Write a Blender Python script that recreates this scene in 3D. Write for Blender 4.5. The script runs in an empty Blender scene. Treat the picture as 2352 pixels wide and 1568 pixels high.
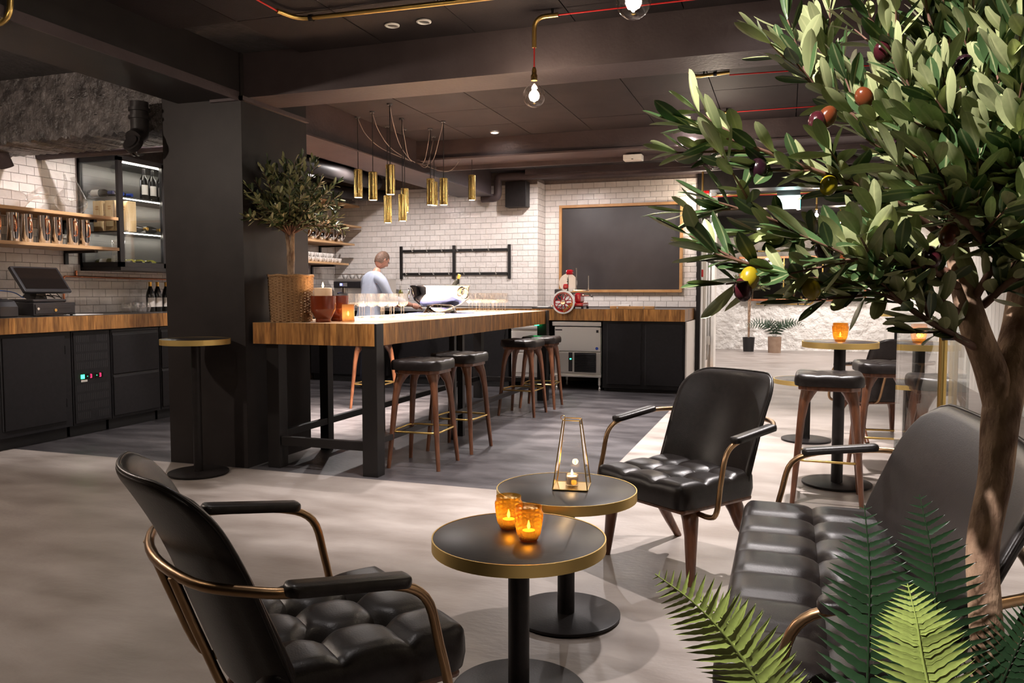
import bpy, bmesh, math, random
from mathutils import Vector as V, Matrix, Euler
R = math.radians
sc = bpy.context.scene
C = sc.collection
rnd = random.Random(7)

# ------------------------------------------------------------------ camera
cd = bpy.data.cameras.new('camera')
cd.sensor_width = 36.0
cd.lens = 36.0 * 1839.0 / 2352.0
cd.clip_start = 0.05
cd.clip_end = 100
cam = bpy.data.objects.new('camera', cd)
C.objects.link(cam)
cam.location = (0, 0, 1.25)
cam.rotation_euler = (R(90 - 3.5472), 0, R(18.8488))
sc.camera = cam

# ------------------------------------------------------------------ world, exposure
w = bpy.data.worlds.new('world')
sc.world = w
w.use_nodes = True
w.node_tree.nodes['Background'].inputs[0].default_value = (0.62, 0.55, 0.52, 1)
w.node_tree.nodes['Background'].inputs[1].default_value = 0.002
sc.view_settings.view_transform = 'Standard'
sc.view_settings.look = 'None'
sc.view_settings.gamma = 1.0
sc.view_settings.use_curve_mapping = False
sc.view_settings.exposure = 2.0
sc.cycles.use_denoising = True
sc.cycles.use_adaptive_sampling = True
sc.cycles.adaptive_threshold = 0.03
sc.cycles.max_bounces = 6
sc.cycles.diffuse_bounces = 3
sc.cycles.glossy_bounces = 3
sc.cycles.transparent_max_bounces = 16
sc.cycles.sample_clamp_indirect = 4.0
sc.cycles.caustics_reflective = False
sc.cycles.caustics_refractive = False
WARM = (1.0, 0.86, 0.76)
NEUT = (1.0, 0.92, 0.90)

# ------------------------------------------------------------------ helpers
def lin(h):
    h = h.lstrip('#')
    o = []
    for i in (0, 2, 4):
        c = int(h[i:i + 2], 16) / 255
        o.append(c / 12.92 if c <= 0.04045 else ((c + 0.055) / 1.055) ** 2.4)
    return tuple(o)

class B:
    """collects verts and faces of one mesh"""
    def __init__(s):
        s.v = []; s.f = []
    def add(s, vs, fs):
        n = len(s.v)
        s.v += [tuple(p) for p in vs]
        s.f += [tuple(i + n for i in f) for f in fs]
        return s
    def bb(s, x0, x1, y0, y1, z0, z1):
        return s.add([(x0,y0,z0),(x1,y0,z0),(x1,y1,z0),(x0,y1,z0),(x0,y0,z1),(x1,y0,z1),(x1,y1,z1),(x0,y1,z1)],
              [(0,3,2,1),(4,5,6,7),(0,1,5,4),(1,2,6,5),(2,3,7,6),(3,0,4,7)])
    def box(s, c, d, rot=None):
        m = B().bb(-d[0]/2, d[0]/2, -d[1]/2, d[1]/2, -d[2]/2, d[2]/2)
        M = Euler(rot).to_matrix() if rot else Matrix.Identity(3)
        c = V(c)
        return s.add([M @ V(p) + c for p in m.v], m.f)
    def tube(s, pts, r, n=10, closed=False, cap=True, sq=None):
        pts = [V(p) for p in pts]
        k = len(pts)
        rs = r if isinstance(r, (list, tuple)) else [r] * k
        T = []
        for i in range(k):
            a = pts[(i - 1) % k] if (i > 0 or closed) else pts[0]
            b = pts[(i + 1) % k] if (i < k - 1 or closed) else pts[-1]
            t = b - a
            T.append(t.normalized() if t.length > 1e-9 else V((0, 0, 1)))
        ref = V((0, 0, 1)) if abs(T[0].z) < 0.9 else V((1, 0, 0))
        N = T[0].cross(ref).normalized()
        vs = []; fs = []
        for i in range(k):
            if i:
                N = N - T[i] * N.dot(T[i])
                if N.length < 1e-6:
                    N = T[i].orthogonal()
                N.normalize()
            Bn = T[i].cross(N)
            for j in range(n):
                a = 2 * math.pi * (j + (0.5 if n == 4 else 0)) / n
                ca, sa = math.cos(a), math.sin(a)
                if sq: ca *= sq[0]; sa *= sq[1]
                vs.append(pts[i] + (N * ca + Bn * sa) * rs[i])
        L = k if closed else k - 1
        for i in range(L):
            for j in range(n):
                a = i * n + j; b = i * n + (j + 1) % n
                c = ((i + 1) % k) * n + (j + 1) % n; d = ((i + 1) % k) * n + j
                fs.append((a, b, c, d))
        if cap and not closed:
            fs.append(tuple(range(n - 1, -1, -1)))
            fs.append(tuple((k - 1) * n + j for j in range(n)))
        return s.add(vs, fs)
    def lathe(s, prof, n=24, c=(0, 0, 0)):
        vs = []; fs = []; idx = []
        for (r, z) in prof:
            if r < 1e-6:
                idx.append([len(vs)]); vs.append((c[0], c[1], c[2] + z))
            else:
                idx.append(list(range(len(vs), len(vs) + n)))
                for j in range(n):
                    a = 2 * math.pi * j / n
                    vs.append((c[0] + r * math.cos(a), c[1] + r * math.sin(a), c[2] + z))
        for i in range(len(prof) - 1):
            A, D = idx[i], idx[i + 1]
            for j in range(n):
                k = (j + 1) % n
                if len(A) == 1 and len(D) == 1: continue
                if len(A) == 1: fs.append((A[0], D[k], D[j]))
                elif len(D) == 1: fs.append((A[j], A[k], D[0]))
                else: fs.append((A[j], A[k], D[k], D[j]))
        return s.add(vs, fs)
    def cyl(s, c, r, h, n=20, r2=None):
        r2 = r if r2 is None else r2
        return s.lathe([(0, 0), (r, 0), (r2, h), (0, h)], n, c)
    def prism(s, poly, z0, z1, M=None):
        n = len(poly)
        vs = [V((p[0], p[1], z0)) for p in poly] + [V((p[0], p[1], z1)) for p in poly]
        if M is not None: vs = [M @ v for v in vs]
        fs = [tuple(range(n - 1, -1, -1)), tuple(range(n, 2 * n))]
        fs += [(i, (i + 1) % n, n + (i + 1) % n, n + i) for i in range(n)]
        return s.add(vs, fs)
    def sphere(s, c, r, n=12, m=8, sc_=(1, 1, 1)):
        pr = []
        for i in range(m + 1):
            a = math.pi * i / m
            pr.append((max(0, r * math.sin(a)), -r * math.cos(a)))
        b = B().lathe(pr, n)
        return s.add([(c[0]+p[0]*sc_[0], c[1]+p[1]*sc_[1], c[2]+p[2]*sc_[2]) for p in b.v], b.f)
    def mesh(s, name, mats, smooth=None):
        me = bpy.data.meshes.new(name)
        me.from_pydata([tuple(p) for p in s.v], [], s.f)
        for m in (mats if isinstance(mats, (list, tuple)) else [mats]):
            me.materials.append(m)
        if smooth:
            me.shade_smooth()
            if smooth < 180: me.set_sharp_from_angle(angle=R(smooth))
        me.update()
        return me
    def o(s, name, mat, parent=None, smooth=None, bevel=0, loc=None, rot=None, seg=2, recalc=False):
        me = s.mesh(name, mat, None)
        if recalc:
            bm = bmesh.new(); bm.from_mesh(me)
            bmesh.ops.recalc_face_normals(bm, faces=bm.faces); bm.to_mesh(me); bm.free()
        if smooth:
            me.shade_smooth()
            if smooth < 180: me.set_sharp_from_angle(angle=R(smooth))
        return put(name, me, parent, loc, rot, bevel, seg)

def put(name, me, parent=None, loc=None, rot=None, bevel=0, seg=2):
    ob = bpy.data.objects.new(name, me)
    C.objects.link(ob)
    if parent is not None: ob.parent = parent
    if loc is not None: ob.location = loc
    if rot is not None: ob.rotation_euler = rot
    if bevel:
        md = ob.modifiers.new('bevel', 'BEVEL')
        md.width = bevel; md.segments = seg; md.limit_method = 'ANGLE'; md.angle_limit = R(40)
        md.harden_normals = False
    return ob

def tag(ob, label, cat, group=None):
    ob['label'] = label; ob['category'] = cat
    if group: ob['group'] = group
    return ob
def thing(name, label, cat, loc=(0, 0, 0), rz=0, group=None):
    ob = bpy.data.objects.new(name, None)
    C.objects.link(ob)
    ob.empty_display_size = 0.05
    ob.location = loc; ob.rotation_euler = (0, 0, rz)
    return tag(ob, label, cat, group)
def struct(ob, label=None):
    ob['kind'] = 'structure'
    if label: ob['label'] = label
    return ob
def copy_tree(o, parent=None):
    c = o.copy(); C.objects.link(c); c.parent = parent
    for ch in o.children: copy_tree(ch, c)
    return c
def clone(o, loc, rz=None, label=None, group=None, name=None):
    c = copy_tree(o); c.location = loc
    if rz is not None: c.rotation_euler = (0, 0, rz)
    if label: c['label'] = label
    if group: c['group'] = group
    return c
def bez(pts, n=8):
    """Catmull-Rom through pts"""
    P = [V(p) for p in pts]; P = [P[0] * 2 - P[1]] + P + [P[-1] * 2 - P[-2]]
    out = []
    for i in range(1, len(P) - 2):
        for k in range(n):
            t = k / n
            out.append(0.5 * ((2 * P[i]) + (P[i+1] - P[i-1]) * t + (2*P[i-1] - 5*P[i] + 4*P[i+1] - P[i+2]) * t*t + (-P[i-1] + 3*P[i] - 3*P[i+1] + P[i+2]) * t**3))
    out.append(P[-2].copy())
    return out
def fillet(pts, r, n=5):
    """polyline with rounded corners"""
    P = [V(p) for p in pts]; out = [P[0]]
    for i in range(1, len(P) - 1):
        a = P[i-1] - P[i]; b = P[i+1] - P[i]
        d = min(r, a.length * 0.49, b.length * 0.49)
        s = P[i] + a.normalized() * d; e = P[i] + b.normalized() * d
        for k in range(n + 1):
            t = k / n
            out.append(s * (1-t)**2 + P[i] * 2*t*(1-t) + e * t*t)
    out.append(P[-1])
    return out

# ------------------------------------------------------------------ materials
def nmat(name):
    m = bpy.data.materials.new(name); m.use_nodes = True
    nt = m.node_tree
    return m, nt, nt.nodes['Principled BSDF'], nt.links
def mat(name, col, rough=0.5, metal=0.0, col2=None, scale=6.0, detail=4.0, bump=0.0, bscale=None, rvar=0.0, stretch=None, coat=0.0, spec=None, objrand=0.0, contrast=(0.35, 0.65), emis=None, es=0.0, sheen=0.0, bdist=0.02):
    m, nt, p, L = nmat(name)
    N = nt.nodes
    p.inputs['Base Color'].default_value = (*col, 1)
    p.inputs['Roughness'].default_value = rough
    p.inputs['Metallic'].default_value = metal
    if spec is not None: p.inputs['Specular IOR Level'].default_value = spec
    if coat: p.inputs['Coat Weight'].default_value = coat; p.inputs['Coat Roughness'].default_value = 0.15
    if emis:
        p.inputs['Emission Color'].default_value = (*emis, 1); p.inputs['Emission Strength'].default_value = es
    if col2 is None and not bump and not rvar: 
        return m
    tc = N.new('ShaderNodeTexCoord'); mp = N.new('ShaderNodeMapping')
    L.new(tc.outputs['Object'], mp.inputs[0])
    if stretch: mp.inputs['Scale'].default_value = stretch
    src = mp.outputs[0]
    if objrand:
        oi = N.new('ShaderNodeObjectInfo'); ad = N.new('ShaderNodeVectorMath'); ad.operation = 'ADD'
        ml = N.new('ShaderNodeVectorMath'); ml.operation = 'SCALE'; ml.inputs['Scale'].default_value = 37.0
        cb = N.new('ShaderNodeCombineXYZ')
        for k in range(3): L.new(oi.outputs['Random'], cb.inputs[k])
        L.new(cb.outputs[0], ml.inputs[0]); L.new(src, ad.inputs[0]); L.new(ml.outputs[0], ad.inputs[1]); src = ad.outputs[0]
    nz = N.new('ShaderNodeTexNoise'); nz.inputs['Scale'].default_value = scale; nz.inputs['Detail'].default_value = detail
    L.new(src, nz.inputs['Vector'])
    if col2 is not None:
        cr = N.new('ShaderNodeValToRGB')
        cr.color_ramp.elements[0].position = contrast[0]; cr.color_ramp.elements[1].position = contrast[1]
        cr.color_ramp.elements[0].color = (*col, 1); cr.color_ramp.elements[1].color = (*col2, 1)
        L.new(nz.outputs[0], cr.inputs[0])
        out = cr.outputs[0]
        if objrand:
            hs = N.new('ShaderNodeHueSaturation'); mr = N.new('ShaderNodeMapRange')
            mr.inputs['To Min'].default_value = 1 - objrand; mr.inputs['To Max'].default_value = 1 + objrand
            L.new(oi.outputs['Random'], mr.inputs[0]); L.new(mr.outputs[0], hs.inputs['Value']); L.new(out, hs.inputs['Color']); out = hs.outputs[0]
        L.new(out, p.inputs['Base Color'])
    if rvar:
        mr2 = N.new('ShaderNodeMapRange'); mr2.inputs['To Min'].default_value = max(0.02, rough - rvar); mr2.inputs['To Max'].default_value = rough + rvar
        L.new(nz.outputs[0], mr2.inputs[0]); L.new(mr2.outputs[0], p.inputs['Roughness'])
    if bump:
        n2 = nz
        if bscale:
            n2 = N.new('ShaderNodeTexNoise'); n2.inputs['Scale'].default_value = bscale; n2.inputs['Detail'].default_value = 5
            L.new(src, n2.inputs['Vector'])
        bp = N.new('ShaderNodeBump'); bp.inputs['Strength'].default_value = bump; bp.inputs['Distance'].default_value = bdist
        L.new(n2.outputs[0], bp.inputs['Height']); L.new(bp.outputs[0], p.inputs['Normal'])
    return m
def emat(name, col, s):
    m = bpy.data.materials.new(name); m.use_nodes = True
    nt = m.node_tree; nt.nodes.clear()
    e = nt.nodes.new('ShaderNodeEmission'); e.inputs[0].default_value = (*col, 1); e.inputs[1].default_value = s
    o = nt.nodes.new('ShaderNodeOutputMaterial'); nt.links.new(e.outputs[0], o.inputs[0])
    return m
def gmat(name, tint=(1, 1, 1), ior=1.45, trl=None, trlw=0.0, boost=1.0, rough=0.0, bump=0.0, bscale=60):
    """thin clear glass: see-through with Fresnel reflection"""
    m = bpy.data.materials.new(name); m.use_nodes = True
    nt = m.node_tree; N = nt.nodes; L = nt.links; N.clear()
    o = N.new('ShaderNodeOutputMaterial')
    t = N.new('ShaderNodeBsdfTransparent'); t.inputs[0].default_value = (*tint, 1)
    g = N.new('ShaderNodeBsdfGlossy'); g.inputs['Roughness'].default_value = rough; g.inputs[0].default_value = (1, 1, 1, 1)
    fr = N.new('ShaderNodeLayerWeight'); fr.inputs[0].default_value = 0.5
    mx = N.new('ShaderNodeMixShader')
    pw = N.new('ShaderNodeMath'); pw.operation = 'POWER'; pw.inputs[1].default_value = 4.5
    L.new(fr.outputs['Facing'], pw.inputs[0])
    F0 = ((ior-1)/(ior+1))**2*boost
    mu = N.new('ShaderNodeMath'); mu.operation = 'MULTIPLY_ADD'; mu.use_clamp = True; mu.inputs[1].default_value = 1-F0; mu.inputs[2].default_value = F0
    L.new(pw.outputs[0], mu.inputs[0]); fac = mu.outputs[0]
    L.new(fac, mx.inputs[0])
    a = t.outputs[0]
    if trl:
        tr = N.new('ShaderNodeBsdfTranslucent'); tr.inputs[0].default_value = (*trl, 1)
        m2 = N.new('ShaderNodeMixShader'); m2.inputs[0].default_value = trlw
        L.new(a, m2.inputs[1]); L.new(tr.outputs[0], m2.inputs[2]); a = m2.outputs[0]
    L.new(a, mx.inputs[1]); L.new(g.outputs[0], mx.inputs[2]); L.new(mx.outputs[0], o.inputs[0])
    if bump:
        nz = N.new('ShaderNodeTexNoise'); nz.inputs['Scale'].default_value = bscale
        bp = N.new('ShaderNodeBump'); bp.inputs['Strength'].default_value = bump
        L.new(nz.outputs[0], bp.inputs['Height']); L.new(bp.outputs[0], g.inputs['Normal'])
    return m

M = {}
M['floor'] = mat('polished_concrete', (0.215, 0.180, 0.158), 0.42, col2=(0.36, 0.318, 0.290), scale=2.2, detail=12, bump=0.10, bscale=22, rvar=0.14, stretch=(1, 2.1, 1), contrast=(.30,.70))
M['floor_dark'] = mat('dark_screed', (0.030, 0.027, 0.029), 0.36, col2=(0.070, 0.064, 0.067), scale=2.0, detail=12, bump=0.12, bscale=24, rvar=0.12, stretch=(1, 2.4, 1))
M['black'] = mat('black_paint', (0.014, 0.012, 0.012), 0.42, col2=(0.019, 0.016, 0.016), scale=20, bump=0.05, bscale=140, spec=0.2)
M['column'] = mat('column_paint', (0.018, 0.0148, 0.0145), 0.5, col2=(0.023, 0.0192, 0.0186), scale=5, bump=0.03, bscale=90, spec=0.2)
M['beam'] = mat('beam_paint', (0.062, 0.046, 0.048), 0.5, col2=(0.076, 0.058, 0.060), scale=4, bump=0.10, bscale=40, spec=0.2)
M['rough_beam'] = mat('painted_rough_concrete', (0.035, 0.030, 0.029), 0.40, col2=(0.115, 0.100, 0.096), scale=9, detail=12, bump=0.8, bscale=24, bdist=0.04)
M['panel'] = mat('ceiling_board', (0.018, 0.0135, 0.014), 0.7, col2=(0.028, 0.0215, 0.022), scale=3, detail=9, bump=0.15, bscale=180, objrand=0.05, spec=0.2)
M['slab'] = mat('ceiling_slab', (0.02, 0.017, 0.017), 0.8, col2=(0.035, 0.03, 0.03), scale=8, bump=0.4, bscale=20)
M['tile'] = mat('glazed_tile', (0.74, 0.68, 0.64), 0.07, col2=(0.80, 0.745, 0.705), scale=9, bump=0.60, bscale=26, objrand=0.05, bdist=0.012)
M['grout'] = mat('grout', (0.16, 0.125, 0.11), 0.85, col2=(0.20, 0.16, 0.14), scale=30)
M['white_wall'] = mat('white_plaster', (0.78, 0.75, 0.71), 0.6, col2=(0.84, 0.81, 0.77), scale=5, bump=0.35, bscale=5, bdist=0.05)
M['white_stone'] = mat('whitewashed_stone', (0.76, 0.73, 0.69), 0.65, col2=(0.86, 0.83, 0.79), scale=6, detail=8, bump=0.9, bscale=7, bdist=0.10)
M['white_paint'] = mat('white_paint', (0.72, 0.69, 0.65), 0.4, col2=(0.76, 0.73, 0.69), scale=10)
M['stave'] = mat('oak_stave', (0.20, 0.078, 0.017), 0.40, col2=(0.43, 0.20, 0.053), scale=9, detail=6, stretch=(5, 5, 0.7), objrand=0.32, bump=0.05)
M['slabtop'] = mat('oak_worktop', (0.36, 0.22, 0.12), 0.42, col2=(0.48, 0.32, 0.19), scale=7, detail=6, stretch=(6, 0.8, 6), bump=0.04)
M['counter_top'] = mat('dark_counter_top', (0.05, 0.043, 0.04), 0.3, col2=(0.07, 0.06, 0.055), scale=8)
M['oak'] = mat('oak_shelf', (0.42, 0.235, 0.105), 0.5, col2=(0.55, 0.34, 0.17), scale=5, detail=6, stretch=(8, 0.8, 8), bump=0.04)
M['oak_frame'] = mat('oak_frame', (0.42, 0.20, 0.065), 0.5, col2=(0.52, 0.28, 0.11), scale=8, detail=6, bump=0.04)
M['crate'] = mat('crate_pine', (0.60, 0.40, 0.20), 0.6, col2=(0.70, 0.50, 0.28), scale=8, detail=6, stretch=(6, 6, 0.8))
M['walnut'] = mat('walnut', (0.085, 0.030, 0.014), 0.34, col2=(0.17, 0.065, 0.030), scale=14, detail=6, stretch=(3, 3, 0.6), coat=0.15)
M['leather'] = mat('black_leather', (0.010, 0.0075, 0.007), 0.36, col2=(0.015, 0.0115, 0.0105), scale=40, bump=0.12, bscale=220, spec=0.30, bdist=0.004)
M['brass'] = mat('brass', (0.66, 0.45, 0.15), 0.30, 1.0)
M['brass_edge'] = mat('brushed_brass_edge', (0.74, 0.54, 0.20), 0.48, 1.0)
M['old_brass'] = mat('aged_brass', (0.80, 0.58, 0.22), 0.26, 1.0, col2=(0.50, 0.33, 0.10), scale=9, detail=8, rvar=0.15, bump=0.04, bscale=12)
M['bronze'] = mat('bronze_tube', (0.30, 0.185, 0.10), 0.33, 1.0, col2=(0.36, 0.23, 0.125), scale=12)
M['copper'] = mat('copper', (0.72, 0.30, 0.17), 0.25, 1.0)
M['steel'] = mat('brushed_steel', (0.78, 0.75, 0.71), 0.42, 1.0)
M['chrome'] = mat('chrome', (0.80, 0.76, 0.72), 0.04, 1.0)
M['grey_metal'] = mat('grey_metal', (0.11, 0.107, 0.105), 0.32, 0.6)
M['cab'] = mat('charcoal_lacquer', (0.012, 0.011, 0.012), 0.42, col2=(0.015, 0.0137, 0.015), scale=30, spec=0.2)
M['cab_dark'] = mat('dark_recess', (0.008, 0.007, 0.008), 0.6)
M['iron'] = mat('black_iron', (0.014, 0.012, 0.012), 0.38, 0.3)
M['plastic'] = mat('black_plastic', (0.018, 0.016, 0.018), 0.35)
M['screen'] = mat('dark_screen', (0.012, 0.009, 0.008), 0.12)
M['table_top'] = mat('dark_table_top', (0.014, 0.0105, 0.010), 0.40, col2=(0.026, 0.020, 0.0185), scale=20, stretch=(1, 8, 1), rvar=0.05)
M['red_cable'] = mat('red_cable', (0.65, 0.012, 0.010), 0.5)
M['black_cable'] = mat('black_cable', (0.012, 0.010, 0.010), 0.5)
M['grey_cable'] = mat('grey_cable', (0.20, 0.17, 0.16), 0.5)
M['blue_cable'] = mat('blue_cable', (0.03, 0.10, 0.35), 0.5)
M['white_plastic'] = mat('white_plastic', (0.75, 0.72, 0.68), 0.4)
M['ceramic'] = mat('white_ceramic', (0.76, 0.72, 0.68), 0.15)
M['terracotta'] = mat('glazed_terracotta', (0.20, 0.035, 0.012), 0.10, coat=0.5)
M['wax'] = mat('candle_wax', (0.80, 0.62, 0.45), 0.5, emis=(1.0, 0.50, 0.22), es=0.03)
M['flame'] = emat('flame', (1.0, 0.60, 0.24), 12)
M['chalk'] = mat('chalkboard', (0.030, 0.024, 0.024), 0.42, col2=(0.038, 0.031, 0.031), scale=4, detail=7, rvar=0.05)
M['glass'] = gmat('clear_glass', (0.985, 0.985, 0.98))
M['pane'] = gmat('pane_glass', (0.93, 0.95, 0.94), 1.5, boost=1.2)
M['wineglass'] = gmat('wine_glass', (0.95, 0.95, 0.95), 1.6, boost=2.6, trl=(1, .97, .94), trlw=0.022, rough=0.02)
M['decanter'] = gmat('decanter_glass', (0.94, 0.93, 0.92), 1.5, boost=2.6, trl=(1, .95, .90), trlw=0.05, rough=0.02)
M['amber'] = gmat('amber_glass', (0.72, 0.36, 0.025), 1.5, boost=1.6, trl=(0.85, 0.42, 0.04), trlw=0.15, bump=0.4, bscale=120)
M['smoke'] = gmat('mercury_glass', (0.75, 0.55, 0.35), 1.5, trl=(0.60, 0.42, 0.26), trlw=0.45)
M['bulb'] = gmat('bulb_glass', (0.97, 0.95, 0.92), 1.5, boost=1.4)
M['bottle'] = mat('dark_bottle', (0.010, 0.009, 0.007), 0.06, coat=0.3)
M['olive_bottle'] = mat('green_bottle', (0.12, 0.11, 0.02), 0.08)
M['gold_foil'] = mat('gold_foil', (0.70, 0.42, 0.10), 0.3, 1.0)
M['blue_foil'] = mat('blue_foil', (0.02, 0.05, 0.28), 0.35)
M['label'] = mat('paper_label', (0.62, 0.57, 0.52), 0.6)
M['paper'] = mat('white_paper', (0.80, 0.77, 0.74), 0.7)
M['napkin'] = mat('dark_napkin', (0.03, 0.035, 0.09), 0.7)
M['red'] = mat('signal_red', (0.55, 0.01, 0.012), 0.35)
M['slicer_red'] = mat('slicer_red', (0.33, 0.006, 0.012), 0.16, coat=0.6)
M['soil'] = mat('soil', (0.03, 0.02, 0.015), 0.9, col2=(0.05, 0.035, 0.025), scale=40, bump=0.6)
M['pot_black'] = mat('black_pot', (0.014, 0.013, 0.014), 0.5)
M['pot_brown'] = mat('clay_pot', (0.30, 0.20, 0.14), 0.8, col2=(0.36, 0.25, 0.18), scale=10)
M['shirt'] = mat('light_blue_shirt', (0.45, 0.50, 0.62), 0.8, col2=(0.50, 0.55, 0.67), scale=12, bump=0.2, bscale=14)
M['trousers'] = mat('dark_trousers', (0.018, 0.020, 0.035), 0.8)
M['skin'] = mat('skin', (0.55, 0.27, 0.19), 0.5, col2=(0.60, 0.31, 0.22), scale=10)
M['hair'] = mat('short_hair', (0.10, 0.055, 0.035), 0.6, col2=(0.16, 0.09, 0.06), scale=60, bump=0.4)
M['eye'] = mat('eye', (0.02, 0.015, 0.012), 0.2)
M['teal'] = emat('exit_panel', (0.75, 1.0, 0.97), 2)
M['teal_edge'] = emat('exit_edge', (0.0, 0.55, 0.50), .5)
M['led'] = emat('led_strip', (1.0, 0.90, 0.78), 14)
M['lampglow'] = emat('lamp_glow', (1.0, 0.84, 0.60), 12)
M['spotglow'] = emat('spot_glow', (1.0, 0.92, 0.84), 40)
M['filament'] = emat('filament', (1.0, 0.84, 0.60), 120)
M['green_led'] = emat('green_led', (0.02, 1.0, 0.25), 3)
M['red_led'] = emat('red_led', (1.0, 0.02, 0.08), 1.5)
M['blue_led'] = emat('blue_led', (0.08, 0.12, 1.0), 6)
def leafmat(name, top, back):
    m, nt, p, L = nmat(name); N = nt.nodes
    g = N.new('ShaderNodeNewGeometry'); mx = N.new('ShaderNodeMix'); mx.data_type = 'RGBA'
    L.new(g.outputs['Backfacing'], mx.inputs[0]); mx.inputs[6].default_value = (*top, 1); mx.inputs[7].default_value = (*back, 1)
    oi = N.new('ShaderNodeObjectInfo'); hs = N.new('ShaderNodeHueSaturation'); mr = N.new('ShaderNodeMapRange')
    nz = N.new('ShaderNodeTexNoise'); nz.inputs['Scale'].default_value = 9
    tc = N.new('ShaderNodeTexCoord'); L.new(tc.outputs['Object'], nz.inputs['Vector'])
    ad = N.new('ShaderNodeMath'); L.new(oi.outputs['Random'], ad.inputs[0]); L.new(nz.outputs[0], ad.inputs[1])
    mr.inputs['From Max'].default_value = 2; mr.inputs['To Min'].default_value = 0.55; mr.inputs['To Max'].default_value = 1.45
    L.new(ad.outputs[0], mr.inputs[0]); L.new(mr.outputs[0], hs.inputs['Value']); L.new(mx.outputs[2], hs.inputs['Color'])
    at = N.new('ShaderNodeAttribute'); at.attribute_name = 'rib'
    sm = N.new('ShaderNodeMapRange'); sm.inputs['From Min'].default_value = .80; sm.inputs['From Max'].default_value = .97; sm.inputs['To Max'].default_value = .55
    L.new(at.outputs['Fac'], sm.inputs[0])
    m3 = N.new('ShaderNodeMix'); m3.data_type = 'RGBA'; m3.inputs[7].default_value = (min(1, back[0]*1.5), min(1, back[1]*1.4), min(1, back[2]*1.5), 1)
    L.new(sm.outputs[0], m3.inputs[0]); L.new(hs.outputs[0], m3.inputs[6])
    L.new(m3.outputs[2], p.inputs['Base Color']); p.inputs['Roughness'].default_value = 0.36
    return m
M['leaf'] = leafmat('olive_leaf', (0.060, 0.115, 0.040), (0.36, 0.40, 0.19))
M['leaf_small'] = leafmat('small_olive_leaf', (0.035, 0.060, 0.018), (0.20, 0.20, 0.085))
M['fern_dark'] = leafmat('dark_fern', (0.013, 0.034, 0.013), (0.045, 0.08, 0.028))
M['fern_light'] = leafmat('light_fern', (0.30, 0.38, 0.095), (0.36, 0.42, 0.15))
M['bark'] = mat('olive_bark', (0.13, 0.068, 0.038), 0.8, col2=(0.42, 0.28, 0.18), scale=34, detail=8, bump=0.5, bscale=40, stretch=(1, 1, 0.45))
M['twig'] = mat('twig', (0.12, 0.055, 0.035), 0.7, col2=(0.2, 0.10, 0.065), scale=40)
M['basket'] = mat('seagrass', (0.20, 0.105, 0.045), 0.7, col2=(0.36, 0.21, 0.095), scale=160, detail=2, bump=0.15)
# ------------------------------------------------------------------ lights that stand for ceiling spots (each one sits in a spot fixture built below)
def spot(loc, power, size=110, blend=0.6, col=NEUT, rad=0.03, target=None, parent=None):
    l = bpy.data.lights.new('spot_light', 'SPOT'); l.energy = power; l.spot_size = R(size); l.spot_blend = blend; l.color = col; l.shadow_soft_size = rad
    o = bpy.data.objects.new('spot_light', l); C.objects.link(o); o.location = loc
    if target:
        o.rotation_euler = (V(target) - V(loc)).to_track_quat('-Z', 'Y').to_euler()
    if parent: o.parent = parent
    return o
def point(loc, power, col=WARM, rad=0.03, parent=None):
    l = bpy.data.lights.new('lamp_light', 'POINT'); l.energy = power; l.color = col; l.shadow_soft_size = rad
    o = bpy.data.objects.new('lamp_light', l); C.objects.link(o); o.location = loc
    if parent: o.parent = parent
    return o

# ------------------------------------------------------------------ floor
struct(B().prism([(-6.45,-3),(2.6,-3),(2.6,18.4),(-3.5,18.4),(-3.5,11.0),(-1.135,11.0),(-1.135,4.70),(-6.45,4.70)], -0.1, 0).o('floor', M['floor']), 'pale polished concrete floor')
struct(B().bb(-6.45,-1.135,4.70,11.0,-0.1,0).o('floor_dark', M['floor_dark']), 'dark grey screed floor around the bar')
# expansion joints in the dark floor
j = struct(B().bb(-6.4,-1.14,7.30,7.306,-0.001,0.0006).o('trim_1', M['cab_dark']))

# ------------------------------------------------------------------ walls
wl = struct(B().bb(-6.6,-6.408,-3,10.9,0,3.0).o('wall_left', M['grout']), 'white metro tile wall behind the shelves')
wb = struct(B().bb(-6.5,-3.238,10.558,11.1,0,3.0).o('wall_back', M['grout']), 'white metro tile wall behind the bar')
wr = struct(B().bb(-3.238,-1.12,10.908,11.1,0,3.0).o('wall_back_right', M['grout']), 'recessed white tile wall with the chalkboard')
struct(B().bb(-6.6,2.8,-3.2,-3.0,0,3.0).o('wall_rear', M['column']))
TW, TH = 0.1555, 0.0777
def tile_mesh():
    a, h, g, c, d = TW/2-0.0016, TH/2-0.0016, 0.003, 0.008, 0.006
    b = B()
    o4 = [(-a,-h),(a,-h),(a,h),(-a,h)]; i4 = [(-a+g,-h+g),(a-g,-h+g),(a-g,h-g),(-a+g,h-g)]
    vs = [(x,0,z) for x,z in o4] + [(x,-d,z) for x,z in o4] + [(x,-c,z) for x,z in i4]
    fs = [(8,9,10,11)]
    for k in range(4):
        n = (k+1)%4
        fs += [(k,n,4+n,4+k),(4+k,4+n,8+n,8+k)]
    return b.add(vs, fs)
TM = tile_mesh()
tile_me = TM.mesh('tile', M['tile'])
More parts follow.
